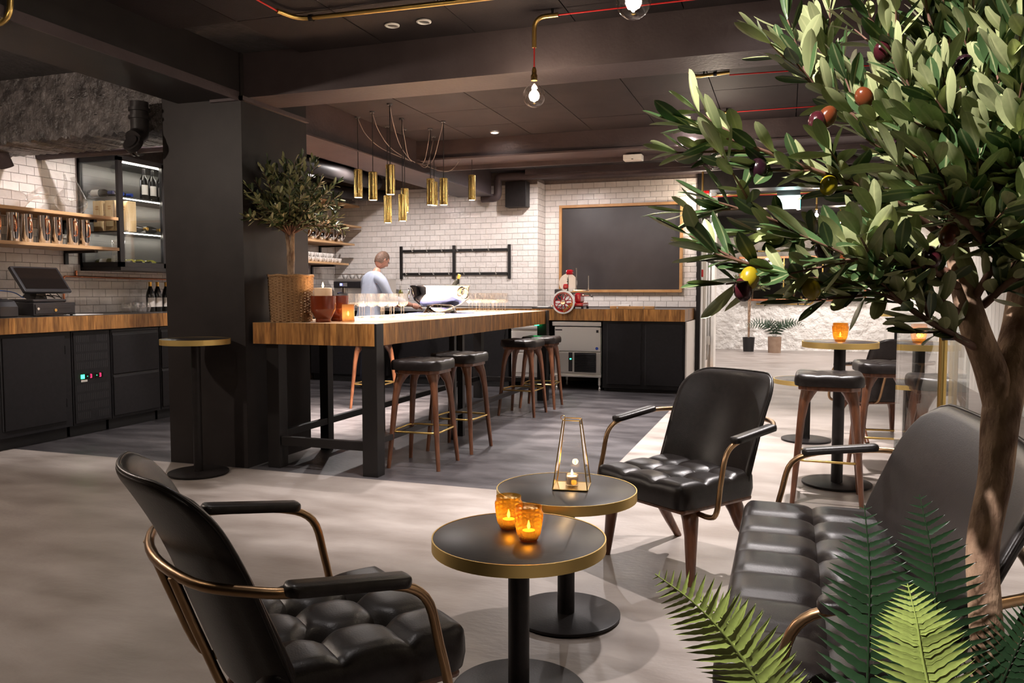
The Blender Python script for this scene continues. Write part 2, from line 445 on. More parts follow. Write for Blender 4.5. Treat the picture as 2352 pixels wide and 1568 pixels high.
def lay_tiles(parent, org, axis, u0, u1, z0, z1, keep=None, prio=None):
    """org: fixed plane coordinate; axis 'x' faces -Y, 'y' faces +X. returns list of (loc, rz, su, sv)"""
    out = []
    nr = int(math.ceil((z1 - z0) / TH - 1e-6))
    for r in range(nr):
        za = z0 + r*TH; zb = min(za+TH, z1)
        if zb - za < 0.012: continue
        u = u0 - (TW/2 if r % 2 else 0)
        while u < u1 - 1e-6:
            ua, ub = max(u, u0), min(u + TW, u1)
            u += TW
            if ub - ua < 0.012: continue
            uc, zc = (ua+ub)/2, (za+zb)/2
            if keep and not keep(uc, zc): continue
            loc = (uc, org, zc) if axis == 'x' else (org, uc, zc)
            out.append((loc, 0 if axis == 'x' else R(90), (ub-ua)/TW, (zb-za)/TH))
    return out
def place_tiles(parent, tiles, maxn=300):
    for (loc, rz, su, sv) in tiles[:maxn]:
        o = put('tile', tile_me, parent, loc, (R(rnd.uniform(-.5,.5)), 0, rz + R(rnd.uniform(-.35,.35))))
        o.scale = (su, 1, sv)
    rest = tiles[maxn:]
    if rest:
        b = B()
        for (loc, rz, su, sv) in rest:
            Mx = Matrix.Translation(loc) @ Euler((R(rnd.uniform(-.5,.5)), 0, rz)).to_matrix().to_4x4() @ Matrix.Diagonal((su,1,sv,1))
            b.add([Mx @ V(p) for p in TM.v], TM.f)
        o = b.o('tiles', M['tile'], parent); o['kind'] = 'stuff'
# left wall: nearest tiles first; the wine cabinet and the column hide the middle
tl = lay_tiles(wl, -6.408, 'y', 4.40, 5.93, 1.045, 2.60)
tl += lay_tiles(wl, -6.408, 'y', 5.93, 7.20, 1.045, 1.52)
tl += lay_tiles(wl, -6.408, 'y', 9.40, 10.55, 1.045, 2.72)
tl += lay_tiles(wl, -6.408, 'y', 3.00, 4.40, 1.045, 2.60)
place_tiles(wl, tl)
tb = lay_tiles(wb, 10.558, 'x', -6.40, -3.238, 1.045, 2.72)
tb.sort(key=lambda t: (t[0][0] < -5.9, -t[0][2] if False else 0))
place_tiles(wb, tb)
tr_ = lay_tiles(wr, 10.908, 'x', -3.230, -1.125, 1.045, 2.76, keep=lambda u, z: not (-2.90 < u < -1.42 and 1.34 < z < 2.35))
tr_ += lay_tiles(wr, -3.238, 'y', 10.55, 10.90, 1.045, 2.76)
place_tiles(wr, tr_)

# ------------------------------------------------------------------ column and beams
struct(B().bb(-4.266,-3.589,4.714,5.513,0,2.9).o('column', M['column']), 'wide charcoal painted column')
struct(B().bb(-3.83,-3.555,4.690,4.714,2.567,2.594).bb(-3.589,-3.553,4.690,5.50,2.567,2.594).o('trim_2', M['beam']), 'thin steel ledge around the column')
struct(B().bb(-4.12,-3.60,-3,4.714,2.585,2.9).o('beam', M['column']), 'charcoal beam running from the column towards the camera')
struct(B().bb(-3.60,-3.588,-3,4.70,2.565,2.625).o('trim_3', M['beam']), 'steel angle along the beam edge')
struct(B().bb(-4.28,-3.797,5.513,10.25,2.54,2.9).o('beam', M['beam']), 'dark beam above the pendant lamps')
struct(B().bb(-3.80,-3.755,5.513,10.20,2.540,2.552).o('trim_4', M['beam']))
struct(B().bb(-3.589,2.6,4.752,5.095,2.594,2.9).o('beam', M['beam']), 'wide dark beam across the room')
struct(B().bb(-3.797,2.6,7.93,8.15,2.668,2.9).o('beam', M['beam']), 'dark beam in front of the tiled wall')
struct(B().bb(-3.74,2.6,7.90,8.36,2.650,2.668).o('trim_5', M['beam']))
struct(B().bb(-3.74,2.6,8.33,8.36,2.60,2.650).o('trim_6', M['beam']))
struct(B().bb(-3.3,-1.0,10.2,10.9,2.80,2.9).o('trim_7', M['beam']))
# rough cast beam to the left of the column, in three board-marked courses
rb = struct(B().bb(-6.4,-4.266,4.76,5.22,2.45,2.9).o('beam', M['rough_beam']), 'rough board-marked concrete beam')
def rough_course(z0, z1, y0, y1, amp, seed):
    r = random.Random(seed); nx, nz = 90, 5
    vs = []; fs = []
    ring = [(y1,z0),(y0,z0),(y0,z0+(z1-z0)*.33),(y0,z0+(z1-z0)*.66),(y0,z1),(y1,z1)]
    for i in range(nx+1):
        x = -6.4 + 2.134*i/nx
        for k,(y,z) in enumerate(ring):
            e = amp*(2.2 if k in (1,) else 1)
            vs.append((x, y + r.uniform(-e,e)*0.6, z + (r.uniform(-e,e*.4) if k in (0,1) else 0)))
    m = len(ring)
    for i in range(nx):
        for k in range(m):
            a = i*m+k; b2 = i*m+(k+1)%m
            fs.append((a, b2, b2+m, a+m))
    fs.append(tuple(range(m))); fs.append(tuple(nx*m+k for k in range(m-1,-1,-1)))
    return B().add(vs, fs)
rough_course(2.42,2.562,4.722,5.25,0.011,1).o('cast_course', M['rough_beam'], rb, smooth=30, recalc=True)
rough_course(2.564,2.70,4.730,5.24,0.005,2).o('cast_course', M['rough_beam'], rb, smooth=30, recalc=True)
rough_course(2.702,2.90,4.738,5.24,0.010,3).o('cast_course', M['rough_beam'], rb, smooth=30, recalc=True)

# ------------------------------------------------------------------ ceiling of boards
ce = struct(B().bb(-6.6,2.8,-3.2,11.1,2.895,3.0).o('ceiling', M['slab']), 'dark ceiling of square boards')
pm = B().bb(-0.3155,0.3155,-0.327,0.327,0,0.02).mesh('ceiling_panel', M['panel'])
xs = [-3.45 + 0.6375*k for k in range(10)]
for x in xs:
    for y in [4.42 - 0.66*k for k in range(9)]:
        if x < -3.2 and y > 4.1: continue
        put('panel', pm, ce, (x, y, 2.857 + rnd.uniform(0, .0015)))
    for y in [5.71, 6.37, 7.03, 7.69]:
        put('panel', pm, ce, (x, y, 2.857 + rnd.uniform(0, .0015)))
    for y in [8.49, 9.15, 9.81]:
        put('panel', pm, ce, (x, y, 2.857 + rnd.uniform(0, .0015)))
for x in [-4.6-0.6375*k for k in range(3)]:
    for y in [6.1, 6.76, 7.42, 8.08, 8.74, 9.4, 10.06]:
        put('panel', pm, ce, (x, y, 2.857))

# ------------------------------------------------------------------ passage and far room
struct(B().bb(-1.122,-1.070,10.84,10.96,0,2.80).o('trim_8', M['iron']), 'black steel post at the end of the tiled wall')
pt = struct(B().bb(-1.26,-1.10,10.96,11.55,0,2.85).bb(-1.26,-1.10,13.0,13.8,0,2.85).bb(-1.26,-1.10,11.55,13.0,2.15,2.85).o('wall_passage', M['white_wall']), 'white painted partition beside the passage')
d1 = struct(B().bb(-1.20,-1.15,11.62,12.93,0.01,2.10).o('door_1', M['white_paint']), 'white framed door in the passage')
for y0,y1,z0,z1 in ((11.50,11.62,0,2.22),(12.93,13.05,0,2.22)):
    B().bb(-1.11,-1.06,y0,y1,z0,z1).o('door_frame', M['white_paint'], d1, bevel=.006)
B().bb(-1.11,-1.06,11.62,12.93,2.10,2.22).o('door_frame', M['white_paint'], d1, bevel=.006)
B().bb(-1.149,-1.14,11.75,12.80,0.2,1.95).o('pane', M['pane'], d1)
B().bb(-1.14,-1.115,12.86,12.93,0.42,0.55).o('hinge', M['steel'], d1)
B().bb(-1.15,-1.0,11.5,13.05,0.001,0.03).o('threshold', M['oak_frame'], d1, bevel=.004)
def rough_wall(name, x0, x1, y, z0, z1, nx, nz, amp, mt, seed):
    r = random.Random(seed); vs = []; fs = []
    for j in range(nz+1):
        for i in range(nx+1):
            e = amp if z0 + (z1-z0)*j/nz < 1.0 else amp*.35
            vs.append((x0+(x1-x0)*i/nx, y + r.uniform(-e,e), z0+(z1-z0)*j/nz))
    for j in range(nz):
        for i in range(nx):
            a = j*(nx+1)+i; fs.append((a,a+1,a+nx+2,a+nx+1))
    n0 = len(vs); vs += [(x0,y+.3,z0),(x1,y+.3,z0),(x1,y+.3,z1),(x0,y+.3,z1)]
    fs += [(n0+3,n0+2,n0+1,n0)]
    return B().add(vs, fs).o(name, mt, smooth=180)
struct(rough_wall('wall_far', -3.6, 2.7, 18.1, 0, 2.9, 46, 22, 0.022, M['white_stone'], 5), 'whitewashed rough stone wall of the far room')
struct(B().bb(-3.7,-3.5,11.1,18.3,0,2.9).o('wall_far_left', M['white_wall']))
wright = struct(B().bb(2.3,2.6,-3,18.4,0,2.9).o('wall_right', M['white_wall']), 'white boarded wall behind the olive tree')
bm_ = B().bb(-0.012,0.012,-0.085,0.085,0,2.7).mesh('wall_board', M['white_paint'])
for k in range(52):
    put('board', bm_, wright, (2.292, 5.0 + 0.18*k, 0.0))
struct(B().bb(-3.7,2.8,11.1,18.4,2.85,3.0).o('ceiling_far', M['slab']), 'dark ceiling of the far room')
struct(B().bb(-3.5,2.3,11.0,11.35,2.60,2.85).o('beam', M['black']), 'dark lintel over the passage')
struct(B().bb(-3.5,2.3,17.6,18.05,2.42,2.85).o('beam', M['black']), 'dark beam on the far wall')
struct(B().bb(-3.5,2.3,14.2,14.5,2.66,2.85).o('beam', M['black']), 'dark beam in the far room')
struct(B().bb(1.95,2.30,17.7,18.1,0,2.42).o('trim_9', M['white_paint']), 'white pilaster')
# ------------------------------------------------------------------ upholstery helpers
def rr(x, y, w, d, r, r2=None):
    """square grid point -> rounded rectangle"""
    rad = r if (r2 is None or y > 0) else r2
    cx, cy = w/2 - rad, d/2 - rad
    ax, ay = abs(x), abs(y)
    if ax > cx and ay > cy:
        a, b = (ax-cx)/rad, (ay-cy)/rad
        ax = cx + rad*a*math.sqrt(1-b*b/2); ay = cy + rad*b*math.sqrt(1-a*a/2)
    return math.copysign(ax, x), math.copysign(ay, y)
def axis_pts(L, e, n):
    """denser near the ends"""
    k = [0, .12, .3, .55, .8]
    m = [e + (L-2*e)*i/n for i in range(n+1)]
    return [-L/2 + e*t for t in k] + [-L/2 + t for t in m] + [L/2 - e*t for t in reversed(k)]
def tuft(w, d, r, h, side, nx, ny, res=(30, 30), crease=0.022, e=0.045, puff=0.0):
    X, Y = axis_pts(w, e, res[0]), axis_pts(d, e, res[1])
    lx = [-w/2 + w*(i+1)/(nx+1) for i in range(nx)]; ly = [-d/2 + d*(i+1)/(ny+1) for i in range(ny)]
    vs = []; fs = []; n, m = len(X), len(Y)
    for y in Y:
        for x in X:
            t = min(w/2-abs(x), d/2-abs(y)); k = min(max(t/e, 0), 1)
            kk = math.sqrt(max(0, 1-(1-k)**2))
            z = h*kk
            dx = min([abs(x-a) for a in lx] or [9]); dy = min([abs(y-a) for a in ly] or [9])
            c = crease*0.45*(math.exp(-(dx/.010)**2) + math.exp(-(dy/.010)**2))
            c += crease*0.35*(math.exp(-(dx/.035)**2) + math.exp(-(dy/.035)**2))
            c += crease*1.2*math.exp(-(dx*dx+dy*dy)/(.028**2))
            z -= c*kk**2
            px_, py_ = rr(x, y, w, d, r)
            vs.append((px_, py_, z))
    for j in range(m-1):
        for i in range(n-1):
            a = j*n+i; fs.append((a,a+1,a+n+1,a+n))
    border = [i for i in range(n)] + [j*n+n-1 for j in range(1,m)] + [(m-1)*n+i for i in range(n-2,-1,-1)] + [j*n for j in range(m-2,0,-1)]
    k0 = len(vs); L = len(border)
    for q, (ins, z) in enumerate(((1.004, -side*.5), (0.985, -side))):
        for bI in border:
            p = vs[bI]; vs.append((p[0]*ins, p[1]*ins, z))
    for i in range(L):
        k = (i+1) % L
        fs.append((border[i], k0+i, k0+k, border[k])); fs.append((k0+i, k0+L+i, k0+L+k, k0+k))
    fs.append(tuple(k0+L+i for i in range(L)))
    return B().add(vs, fs)
def shell(w, h, rt, rb, th, curve, lean, roll, res=22):
    X, Z = axis_pts(w, .03, res), axis_pts(h, .03, res)
    n, m = len(X), len(Z); vs = []; fs = []
    rim = []
    def P(x, z, s):
        t = min(w/2-abs(x), h/2-abs(z)); k = min(max(t/.03, 0), 1); kk = math.sqrt(max(0, 1-(1-k)**2))
        px_, pz_ = rr(x, z, w, h, rt, rb)
        v = (pz_ + h/2)/h
        y = curve*(2*px_/w)**2 - lean*v - roll*max(0, v-.55)**2*4 + s*th/2*kk
        if s > 0: y += 0.012*kk*math.exp(-((v-.25)/.25)**2)
        return (px_, y, pz_ + h/2)
    for s in (1, -1):
        k0 = len(vs)
        for z in Z:
            for x in X: vs.append(P(x, z, s))
        for j in range(m-1):
            for i in range(n-1):
                a = k0 + j*n+i
                fs.append((a,a+n,a+n+1,a+1) if s > 0 else (a,a+1,a+n+1,a+n))
    border = [i for i in range(n)] + [j*n+n-1 for j in range(1,m)] + [(m-1)*n+i for i in range(n-2,-1,-1)] + [j*n for j in range(m-2,0,-1)]
    rim = [vs[i] for i in border]
    return B().add(vs, fs), rim
def weld(ob, d=0.0004):
    bm = bmesh.new(); bm.from_mesh(ob.data); bmesh.ops.remove_doubles(bm, verts=bm.verts, dist=d)
    bm.to_mesh(ob.data); bm.free(); return ob

# ------------------------------------------------------------------ lounge chair / sofa with bronze tube arms
def lounge(name, label, cat, loc, rz, W=0.72, nx=2, ny=2, rt=0.11, group=None, res=30):
    t = thing(name, label, cat, loc, rz, group)
    sw, hw = W-0.17, W/2
    B().box((0, .085, .322), (sw-.03, .46, .026)).o('seat_frame', M['walnut'], t, bevel=.012)
    tuft(sw, .50, .055, .045, .065, nx, ny, (max(res, int(res*sw/.55)), res)).o('seat', M['leather'], t, smooth=60, loc=(0, .09, .40))
    fx = hw - .115
    for sx in (-1, 1):
        for (y0, y1) in ((.25, .265), (-.08, -.235)):
            p = [(sx*(fx-.045), y0*.86, .318), (sx*(fx-.02), y0*.93, .27), (sx*fx, y0, .21), (sx*(fx+.008), (y0+y1)/2, .10), (sx*(fx+.016), y1, 0.0)]
            B().tube(p, [.042, .036, .029, .023, .0175], 12).o('leg', M['walnut'], t, smooth=50)
    n = 14; pts = [(-fx, .315)] + [(-fx + 2*fx*i/n, .315 - .006 - .075*abs(2*i/n-1)**5) for i in range(n+1)] + [(fx, .315)]
    Mx = Matrix(((1,0,0,0),(0,0,1,0),(0,1,0,0),(0,0,0,1)))
    B().prism(pts[1:-1] + [(fx, .317), (-fx, .317)], .215, .243, Mx).o('apron', M['walnut'], t, recalc=True)
    bw = W-.18
    sh, rim = shell(bw, .53, rt, .05, .035, .085, .195, .045)
    bo = weld(sh.o('backrest', M['leather'], t, smooth=70, loc=(0, -.160, .335)))
    B().tube([V(p) for p in rim], .0055, 6, closed=True).o('piping', M['leather'], bo, smooth=80)
    a = .632
    def az(y): return .632 - .12*y*.9
    side = [(fx-.05, .20, .305), (hw-.05, .215, .300), (hw, .225, .335), (hw, .20, .46), (hw, .165, .575), (hw, .07, .622), (hw, -.12, .645)]
    arc = [(bw/2+.050, -.205, .652), (bw/2-.05, -.292, .657)]
    mid = [(0, -.330, .660)] if W < 1 else [(bw/4, -.322, .659), (0, -.330, .660), (-bw/4, -.322, .659)]
    path = side + arc + mid + [(-p[0], p[1], p[2]) for p in reversed(arc)] + [(-p[0], p[1], p[2]) for p in reversed(side)]
    B().tube(bez(path, 5), .0115, 10).o('arm_tube', M['bronze'], t, smooth=80)
    for sx in (-1, 1):
        bx = sx*(.15 if W < 1 else bw/2-.12)
        B().tube(bez([(bx, -.318, .655), (bx, -.262, .50), (bx, -.20, .355), (bx, -.12, .316)], 4), .0105, 8).o('back_brace', M['bronze'], t, smooth=80)
        pad = tuft(.060, .28, .026, .012, .014, 0, 0, (8, 12), e=.022)
        pad.o('arm_pad', M['leather'], t, smooth=60, loc=(sx*hw, -.01, .643), rot=(R(-7), 0, 0))
    return t
lounge('armchair', 'black leather armchair with bronze tube arms, nearest the camera at left, seen from behind', 'armchair', (-1.13, 1.67, 0), R(-37.5), res=40)
lounge('armchair', 'black leather armchair facing the two low round tables, behind the far one', 'armchair', (-0.42, 3.77, 0), R(145))
lounge('sofa', 'two-seat black leather sofa with tufted seat beside the olive tree', 'sofa', (0.20, 2.505, 0), R(90), W=1.63, nx=6, ny=1, rt=.20)
lounge('armchair', 'black leather armchair in the passage behind the bar stools, partly hidden', 'armchair', (0.80, 7.48, 0), R(25), res=16)

# ------------------------------------------------------------------ bar stools
def make_stool(label, loc, rz, group):
    t = thing('bar_stool', label, 'bar stool', loc, rz, group)
    tuft(.385, .385, .075, .028, .042, 2, 2, (24, 24), crease=.007, e=.03).o('seat', M['leather'], t, smooth=60, loc=(0, 0, .742))
    B().prism([(-.17,-.12),(-.12,-.17),(.12,-.17),(.17,-.12),(.17,.12),(.12,.17),(-.12,.17),(-.17,.12)], .672, .700).o('seat_frame', M['walnut'], t, bevel=.006)
    for sx in (-1, 1):
        for sy in (-1, 1):
            p = [(sx*.100, sy*.100, .690), (sx*.118, sy*.118, .655), (sx*.136, sy*.136, .60), (sx*.150, sy*.150, .50), (sx*.170, sy*.170, .25), (sx*.190, sy*.190, 0)]
            B().tube(p, [.046, .040, .029, .023, .019, .014], 10).o('leg', M['walnut'], t, smooth=50)
    n = 12; f = .128
    pts = [(-f + 2*f*i/n, .682 - .004 - .085*abs(2*i/n-1)**4) for i in range(n+1)] + [(f, .686), (-f, .686)]
    for k in range(4):
        Mx = Matrix.Rotation(k*math.pi/2, 4, 'Z') @ Matrix(((1,0,0,0),(0,0,1,0),(0,1,0,0),(0,0,0,1)))
        B().prism(pts, .112, .136, Mx).o('apron', M['walnut'], t, recalc=True)
    q = .169
    ring = []
    for k in range(4):
        c0 = math.pi/4 + k*math.pi/2
        cx, cy = q*.72*math.copysign(1, math.cos(c0)), q*.72*math.copysign(1, math.sin(c0))
        for s in range(7):
            a = k*math.pi/2 + s/6*math.pi/2
            ring.append((cx + q*.33*math.cos(a), cy + q*.33*math.sin(a), .262))
    B().tube(ring, .0075, 8, closed=True).o('foot_ring', M['brass'], t, smooth=80)
    return t
st = make_stool('walnut bar stool with black seat, nearest on the right side of the high oak table', (-2.465, 5.24, 0), R(2), 'walnut bar stools')
clone(st, (-2.445, 5.87, 0), R(-3), 'walnut bar stool second from the near end of the high oak table')
clone(st, (-2.53, 7.75, 0), R(-2), 'walnut bar stool third along the right side of the high oak table')
clone(st, (-2.505, 8.33, 0), R(3), 'walnut bar stool at the far end of the high oak table, by the ice machine')
clone(st, (-4.22, 7.72, 0), R(4), 'walnut bar stool behind the high oak table, on its far left side')
clone(st, (0.255, 5.13, 0), R(-2), 'walnut bar stool in front of the high round table with the amber candle glass')
clone(st, (0.66, 6.06, 0), R(5), 'walnut bar stool behind the high round table, beside the clear glass screen')

# ------------------------------------------------------------------ round pedestal tables with brass rim
def pedestal(name, label, loc, r, h, rb=None, pr=.034, seg=64):
    t = thing(name, label, 'table', loc)
    rb = rb or r*.78
    B().lathe([(0,h-.028),(r-.003,h-.028),(r-.003,h-.002),(r-.006,h),(0,h)], seg).o('table_top', M['table_top'], t, smooth=40)
    B().lathe([(r-.002,h-.036),(r,h-.036),(r,h+.001),(r-.004,h+.001),(r-.004,h-.036),(r-.002,h-.036)], seg).o('brass_rim', M['brass_edge'], t, smooth=40)
    B().lathe([(pr,.012),(pr,h-.034),(pr+.05,h-.032),(pr+.05,h-.0285),(0,h-.0285)], 24).o('pole', M['black'], t, smooth=40)
    B().lathe([(0,.004),(rb-.012,.0),(rb-.012,.006),(rb,.007),(rb,.016),(rb-.004,.018),(0,.018)], seg).o('base', M['black'], t, smooth=40)
    return t
pedestal('side_table', 'low round black table with brass rim in front, holding two amber candle glasses', (-0.763, 2.300, 0), .268, .50, pr=.033)
pedestal('side_table', 'low round black table with brass rim behind, holding the glass lantern', (-0.780, 2.930, 0), .268, .50, pr=.033)
pedestal('high_table', 'tall round bar table with brass rim standing against the dark column', (-3.807, 4.464, 0), .228, .93, rb=.20, pr=.030)
pedestal('high_table', 'tall round bar table with brass rim between bar stools, holding one amber glass', (0.337, 5.55, 0), .232, .93, rb=.215, pr=.036)
pedestal('side_table', 'low round table with brass rim behind the bar stools in the passage', (0.185, 7.13, 0), .27, .52, rb=.20, pr=.03)
pedestal('high_table', 'distant tall round table with brass rim by the white wall', (1.42, 11.8, 0), .24, .96, rb=.20)
# ------------------------------------------------------------------ staves
def stave_mesh(w, h, d=.012):
    return B().bb(-w/2+.0004, w/2-.0004, -d, 0, 0, h).mesh('stave', M['stave'])
def staves(parent, org, axis, u0, u1, z0, h, w=.048):
    n = max(1, round(abs(u1-u0)/w)); w = (u1-u0)/n; me = stave_mesh(w, h)
    for i in range(n):
        u = u0 + w*(i+.5)
        if axis == 'x': put('stave', me, parent, (u, org, z0))
        else: put('stave', me, parent, (org, u, z0), (0, 0, R(90)))

# ------------------------------------------------------------------ high oak table
bt = thing('bar_table', 'long high oak block table on black steel legs with an olive tree on it', 'table', (-3.07, 6.8, 0))
def L(x, y, z=0): return (x+3.07, y-6.8, z)
def lb(b, x0, x1, y0, y1, z0, z1): return b.bb(x0+3.07, x1+3.07, y0-6.8, y1-6.8, z0, z1)
lb(B(), -3.55, -2.602, 4.757, 8.86, .886, 1.035).o('table_top', M['slabtop'], bt)
sb = bt
for axis, org, u0, u1 in (('x', 4.757-6.8, -3.55+3.07, -2.59+3.07), ('y', -2.602+3.07, 4.757-6.8, 8.86-6.8)):
    staves(bt, org, axis, u0, u1, .886, .149)
for (x0, x1, y0, y1, zt) in ((-2.690,-2.576,4.748,4.852,1.0365),(-3.475,-3.375,4.79,4.89,.886),(-2.690,-2.576,8.77,8.872,1.0365),(-3.475,-3.375,8.76,8.86,.886),
                             (-2.675,-2.625,6.19,6.24,.886),(-2.675,-2.625,6.37,6.42,.886),(-3.475,-3.40,5.47,5.55,.886),(-3.475,-3.40,6.37,6.42,.886)):
    lb(B(), x0, x1, y0, y1, 0, zt).o('leg', M['iron'], bt, bevel=.003)
lb(B(), -3.37, -2.695, 4.80, 4.835, .163, .226).o('stretcher', M['iron'], bt, bevel=.002)
lb(B(), -2.655, -2.615, 4.855, 8.765, .205, .245).o('stretcher', M['iron'], bt, bevel=.002)
lb(B(), -3.445, -3.405, 4.895, 8.755, .205, .255).o('stretcher', M['iron'], bt, bevel=.002)
lb(B(), -3.37, -2.695, 8.80, 8.835, .205, .255).o('stretcher', M['iron'], bt, bevel=.002)
tag(B().bb(-2.70,-2.66,8.70,8.745,.868,.884).o('charge_light', M['green_led']), 'small glowing green light under the far corner of the oak table', 'light')

# ------------------------------------------------------------------ counters
def door(parent, axis, org, u0, u1, z0, z1, hinge=True, lip=True):
    """flush door panel; axis 'x' faces -Y at y=org; 'y' faces +X at x=org"""
    def q(b, a0, a1, n0, n1, c0, c1):
        return b.bb(a0, a1, org+n0, org+n1, c0, c1) if axis == 'x' else b.bb(org-n1, org-n0, a0, a1, c0, c1)
    d = q(B(), u0, u1, -.012, .006, z0, z1).o('door', M['cab'], parent, bevel=.002)
    q(B(), u0-.018, u0-.004, -.004, .003, z0, z1).o('grip_gap', M['cab_dark'], d)
    for z in (z0+.12, z1-.16):
        q(B(), u1-.001, u1+.008, -.016, -.002, z, z+.07).o('hinge', M['cab'], d)
    return d
def body(parent, axis, org, u0, u1, z0, z1, depth=.58):
    b = B()
    (b.bb(u0, u1, org, org+depth, z0, z1) if axis == 'x' else b.bb(org-depth, org, u0, u1, z0, z1))
    o = b.o('body', M['cab'], parent)
    k = B(); (k.bb(u0+.01, u1-.01, org+.06, org+depth-.02, 0, z0) if axis == 'x' else k.bb(org-depth+.02, org-.06, u0+.01, u1-.01, 0, z0))
    k.o('plinth', M['cab_dark'], parent)
    return o
# left back counter
XC = -5.77
ct = tag(B().bb(-6.40, -5.752, 3.4, 9.3, .918, 1.045).o('worktop', M['counter_top']), 'oak-edged worktop of the back counter with the till', 'worktop')
staves(ct, -5.752, 'y', 3.4, 7.1, .918, .125, .05)
c1 = thing('base_cabinet', 'charcoal base cabinet with one door under the till', 'cabinet', (0, 0, 0))
body(c1, 'y', XC, 4.53, 5.235, .10, .912)
door(c1, 'y', XC, 4.60, 5.17, .155, .885)
c1b = thing('base_cabinet', 'charcoal base cabinet at the far left end of the back counter', 'cabinet', (0, 0, 0))
body(c1b, 'y', XC, 3.45, 4.52, .10, .912)
door(c1b, 'y', XC, 3.95, 4.46, .155, .885)
c2 = thing('cooling_unit', 'black cooling unit with slotted grilles, green switch and two red displays', 'appliance', (0, 0, 0))
body(c2, 'y', XC, 5.245, 5.655, .10, .912)
B().bb(XC, XC+.008, 5.26, 5.64, .115, .90).o('front_panel', M['cab'], c2, bevel=.002)
gs = B()
for row, (z, gap) in enumerate(((.815, True), (.735, False), (.655, False), (.58, False), (.385, False), (.305, False), (.225, False), (.145, True))):
    for k in range(17):
        y = 5.285 + .020*k
        if gap and 7 <= k <= 10: continue
        gs.bb(XC+.0075, XC+.0088, y, y+.0095, z, z+.058)
g = gs.o('grille_slots', M['cab_dark'], c2); g['kind'] = 'stuff'
B().bb(XC+.008, XC+.012, 5.325, 5.36, .497, .532).o('switch', M['green_led'], c2)
B().bb(XC+.008, XC+.0105, 5.325, 5.39, .468, .486).o('sticker', M['label'], c2)
for y in (5.375, 5.475):
    dd = B().bb(XC+.008, XC+.0112, y, y+.085, .492, .537).o('display', M['screen'], c2)
    z0, y0 = .498, y+.045
    B().bb(XC+.0112, XC+.0118, y0, y0+.017, z0, z0+.0045).bb(XC+.0112, XC+.0118, y0, y0+.017, z0+.014, z0+.0185).bb(XC+.0112, XC+.0118, y0, y0+.017, z0+.028, z0+.0325).bb(XC+.0112, XC+.0118, y0+.0135, y0+.017, z0, z0+.0325).o('digit', M['red_led'], dd)
    B().bb(XC+.0112, XC+.0118, y+.014, y+.019, .512, .517).o('indicator', M['green_led'], dd)
def drawers(label, y0, y1):
    t = thing('drawer_cabinet', label, 'cabinet', (0, 0, 0))
    body(t, 'y', XC, y0, y1, .10, .912)
    for (z0, z1) in ((.125, .478), (.505, .862)):
        d = B().bb(XC-.006, XC+.012, y0+.015, y1-.02, z0, z1).o('drawer', M['cab'], t, bevel=.003)
        B().bb(XC-.002, XC+.006, y0+.015, y1-.02, z1+.002, z1+.020).o('grip_gap', M['cab_dark'], d)
    B().bb(XC-.002, XC+.004, y0+.01, y1-.01, .895, .905).o('top_gap', M['cab_dark'], t)
drawers('charcoal cabinet with two wide drawers left of the column', 5.665, 6.255)
drawers('charcoal drawer cabinet mostly hidden behind the column', 6.265, 7.0)
# right back counter
YC = 9.87
cr_ = tag(B().prism([(-4.15,9.862),(-1.162,9.862),(-1.162,10.898),(-3.225,10.898),(-3.225,10.545),(-4.15,10.545)], .888, 1.034).o('worktop', M['counter_top']), 'oak-edged worktop under the chalkboard', 'worktop')
# keep the worktop clear of the wall that stands forward on the left
staves(cr_, 9.862, 'x', -4.15, -1.15, .888, .146, .05)
staves(cr_, -1.162, 'y', 9.862, 10.90, .888, .146, .05)
c4 = thing('base_cabinet', 'charcoal two-door base cabinet beneath the chalkboard, steel end panel', 'cabinet', (0, 0, 0))
body(c4, 'x', YC, -2.165, -1.145, .045, .882)
door(c4, 'x', YC, -2.095, -1.685, .095, .85)
door(c4, 'x', YC, -1.615, -1.175, .095, .85)
B().bb(-1.145, -1.127, YC+.005, 10.88, .02, .882).o('end_panel', M['steel'], c4)
c5 = thing('base_cabinet', 'charcoal base cabinet seen under the oak table', 'cabinet', (0, 0, 0))
body(c5, 'x', YC, -4.12, -3.425, .10, .882)
door(c5, 'x', YC, -4.06, -3.47, .14, .85)
# steel counter in the back left corner
cs = thing('steel_counter', 'stainless steel counter in the back corner behind the barman', 'counter', (0, 0, 0))
B().bb(-6.38, -4.17, 9.75, 10.54, .99, 1.035).o('worktop', M['steel'], cs, bevel=.004)
B().bb(-6.36, -4.19, 9.80, 10.52, .10, .985).o('body', M['cab'], cs)
B().bb(-6.36, -4.19, 9.86, 10.50, 0, .10).o('plinth', M['cab_dark'], cs)
# ice machine
im = thing('ice_machine', 'stainless steel ice machine with black louvre under the counter', 'appliance', (-2.50, 10.2, 0))
def ib(b, x0, x1, y0, y1, z0, z1): return b.bb(x0+2.50, x1+2.50, y0-10.2, y1-10.2, z0, z1)
ib(B(), -2.81, -2.195, 9.93, 10.55, .19, .80).o('body', M['steel'], im, bevel=.004)
ib(B(), -2.83, -2.19, 9.885, 10.5, .815, .872).o('top_rim', M['steel'], im, bevel=.006)
lid = ib(B(), -2.80, -2.20, 9.895, 9.93, .495, .805).o('lid', M['steel'], im, bevel=.006)
ib(B(), -2.79, -2.70, 9.893, 9.8955, .757, .772).o('name_plate', M['plastic'], lid)
B().cyl((0,0,0), .019, .004, 20).o('badge', M['blue_foil'], lid, smooth=40, loc=(.255, -.305, .535), rot=(R(90),0,0))
ib(B(), -2.255, -2.225, 9.893, 9.8955, .735, .768).o('sticker', M['plastic'], lid)
lp = ib(B(), -2.80, -2.20, 9.905, 9.93, .225, .485).o('lower_panel', M['steel'], im, bevel=.004)
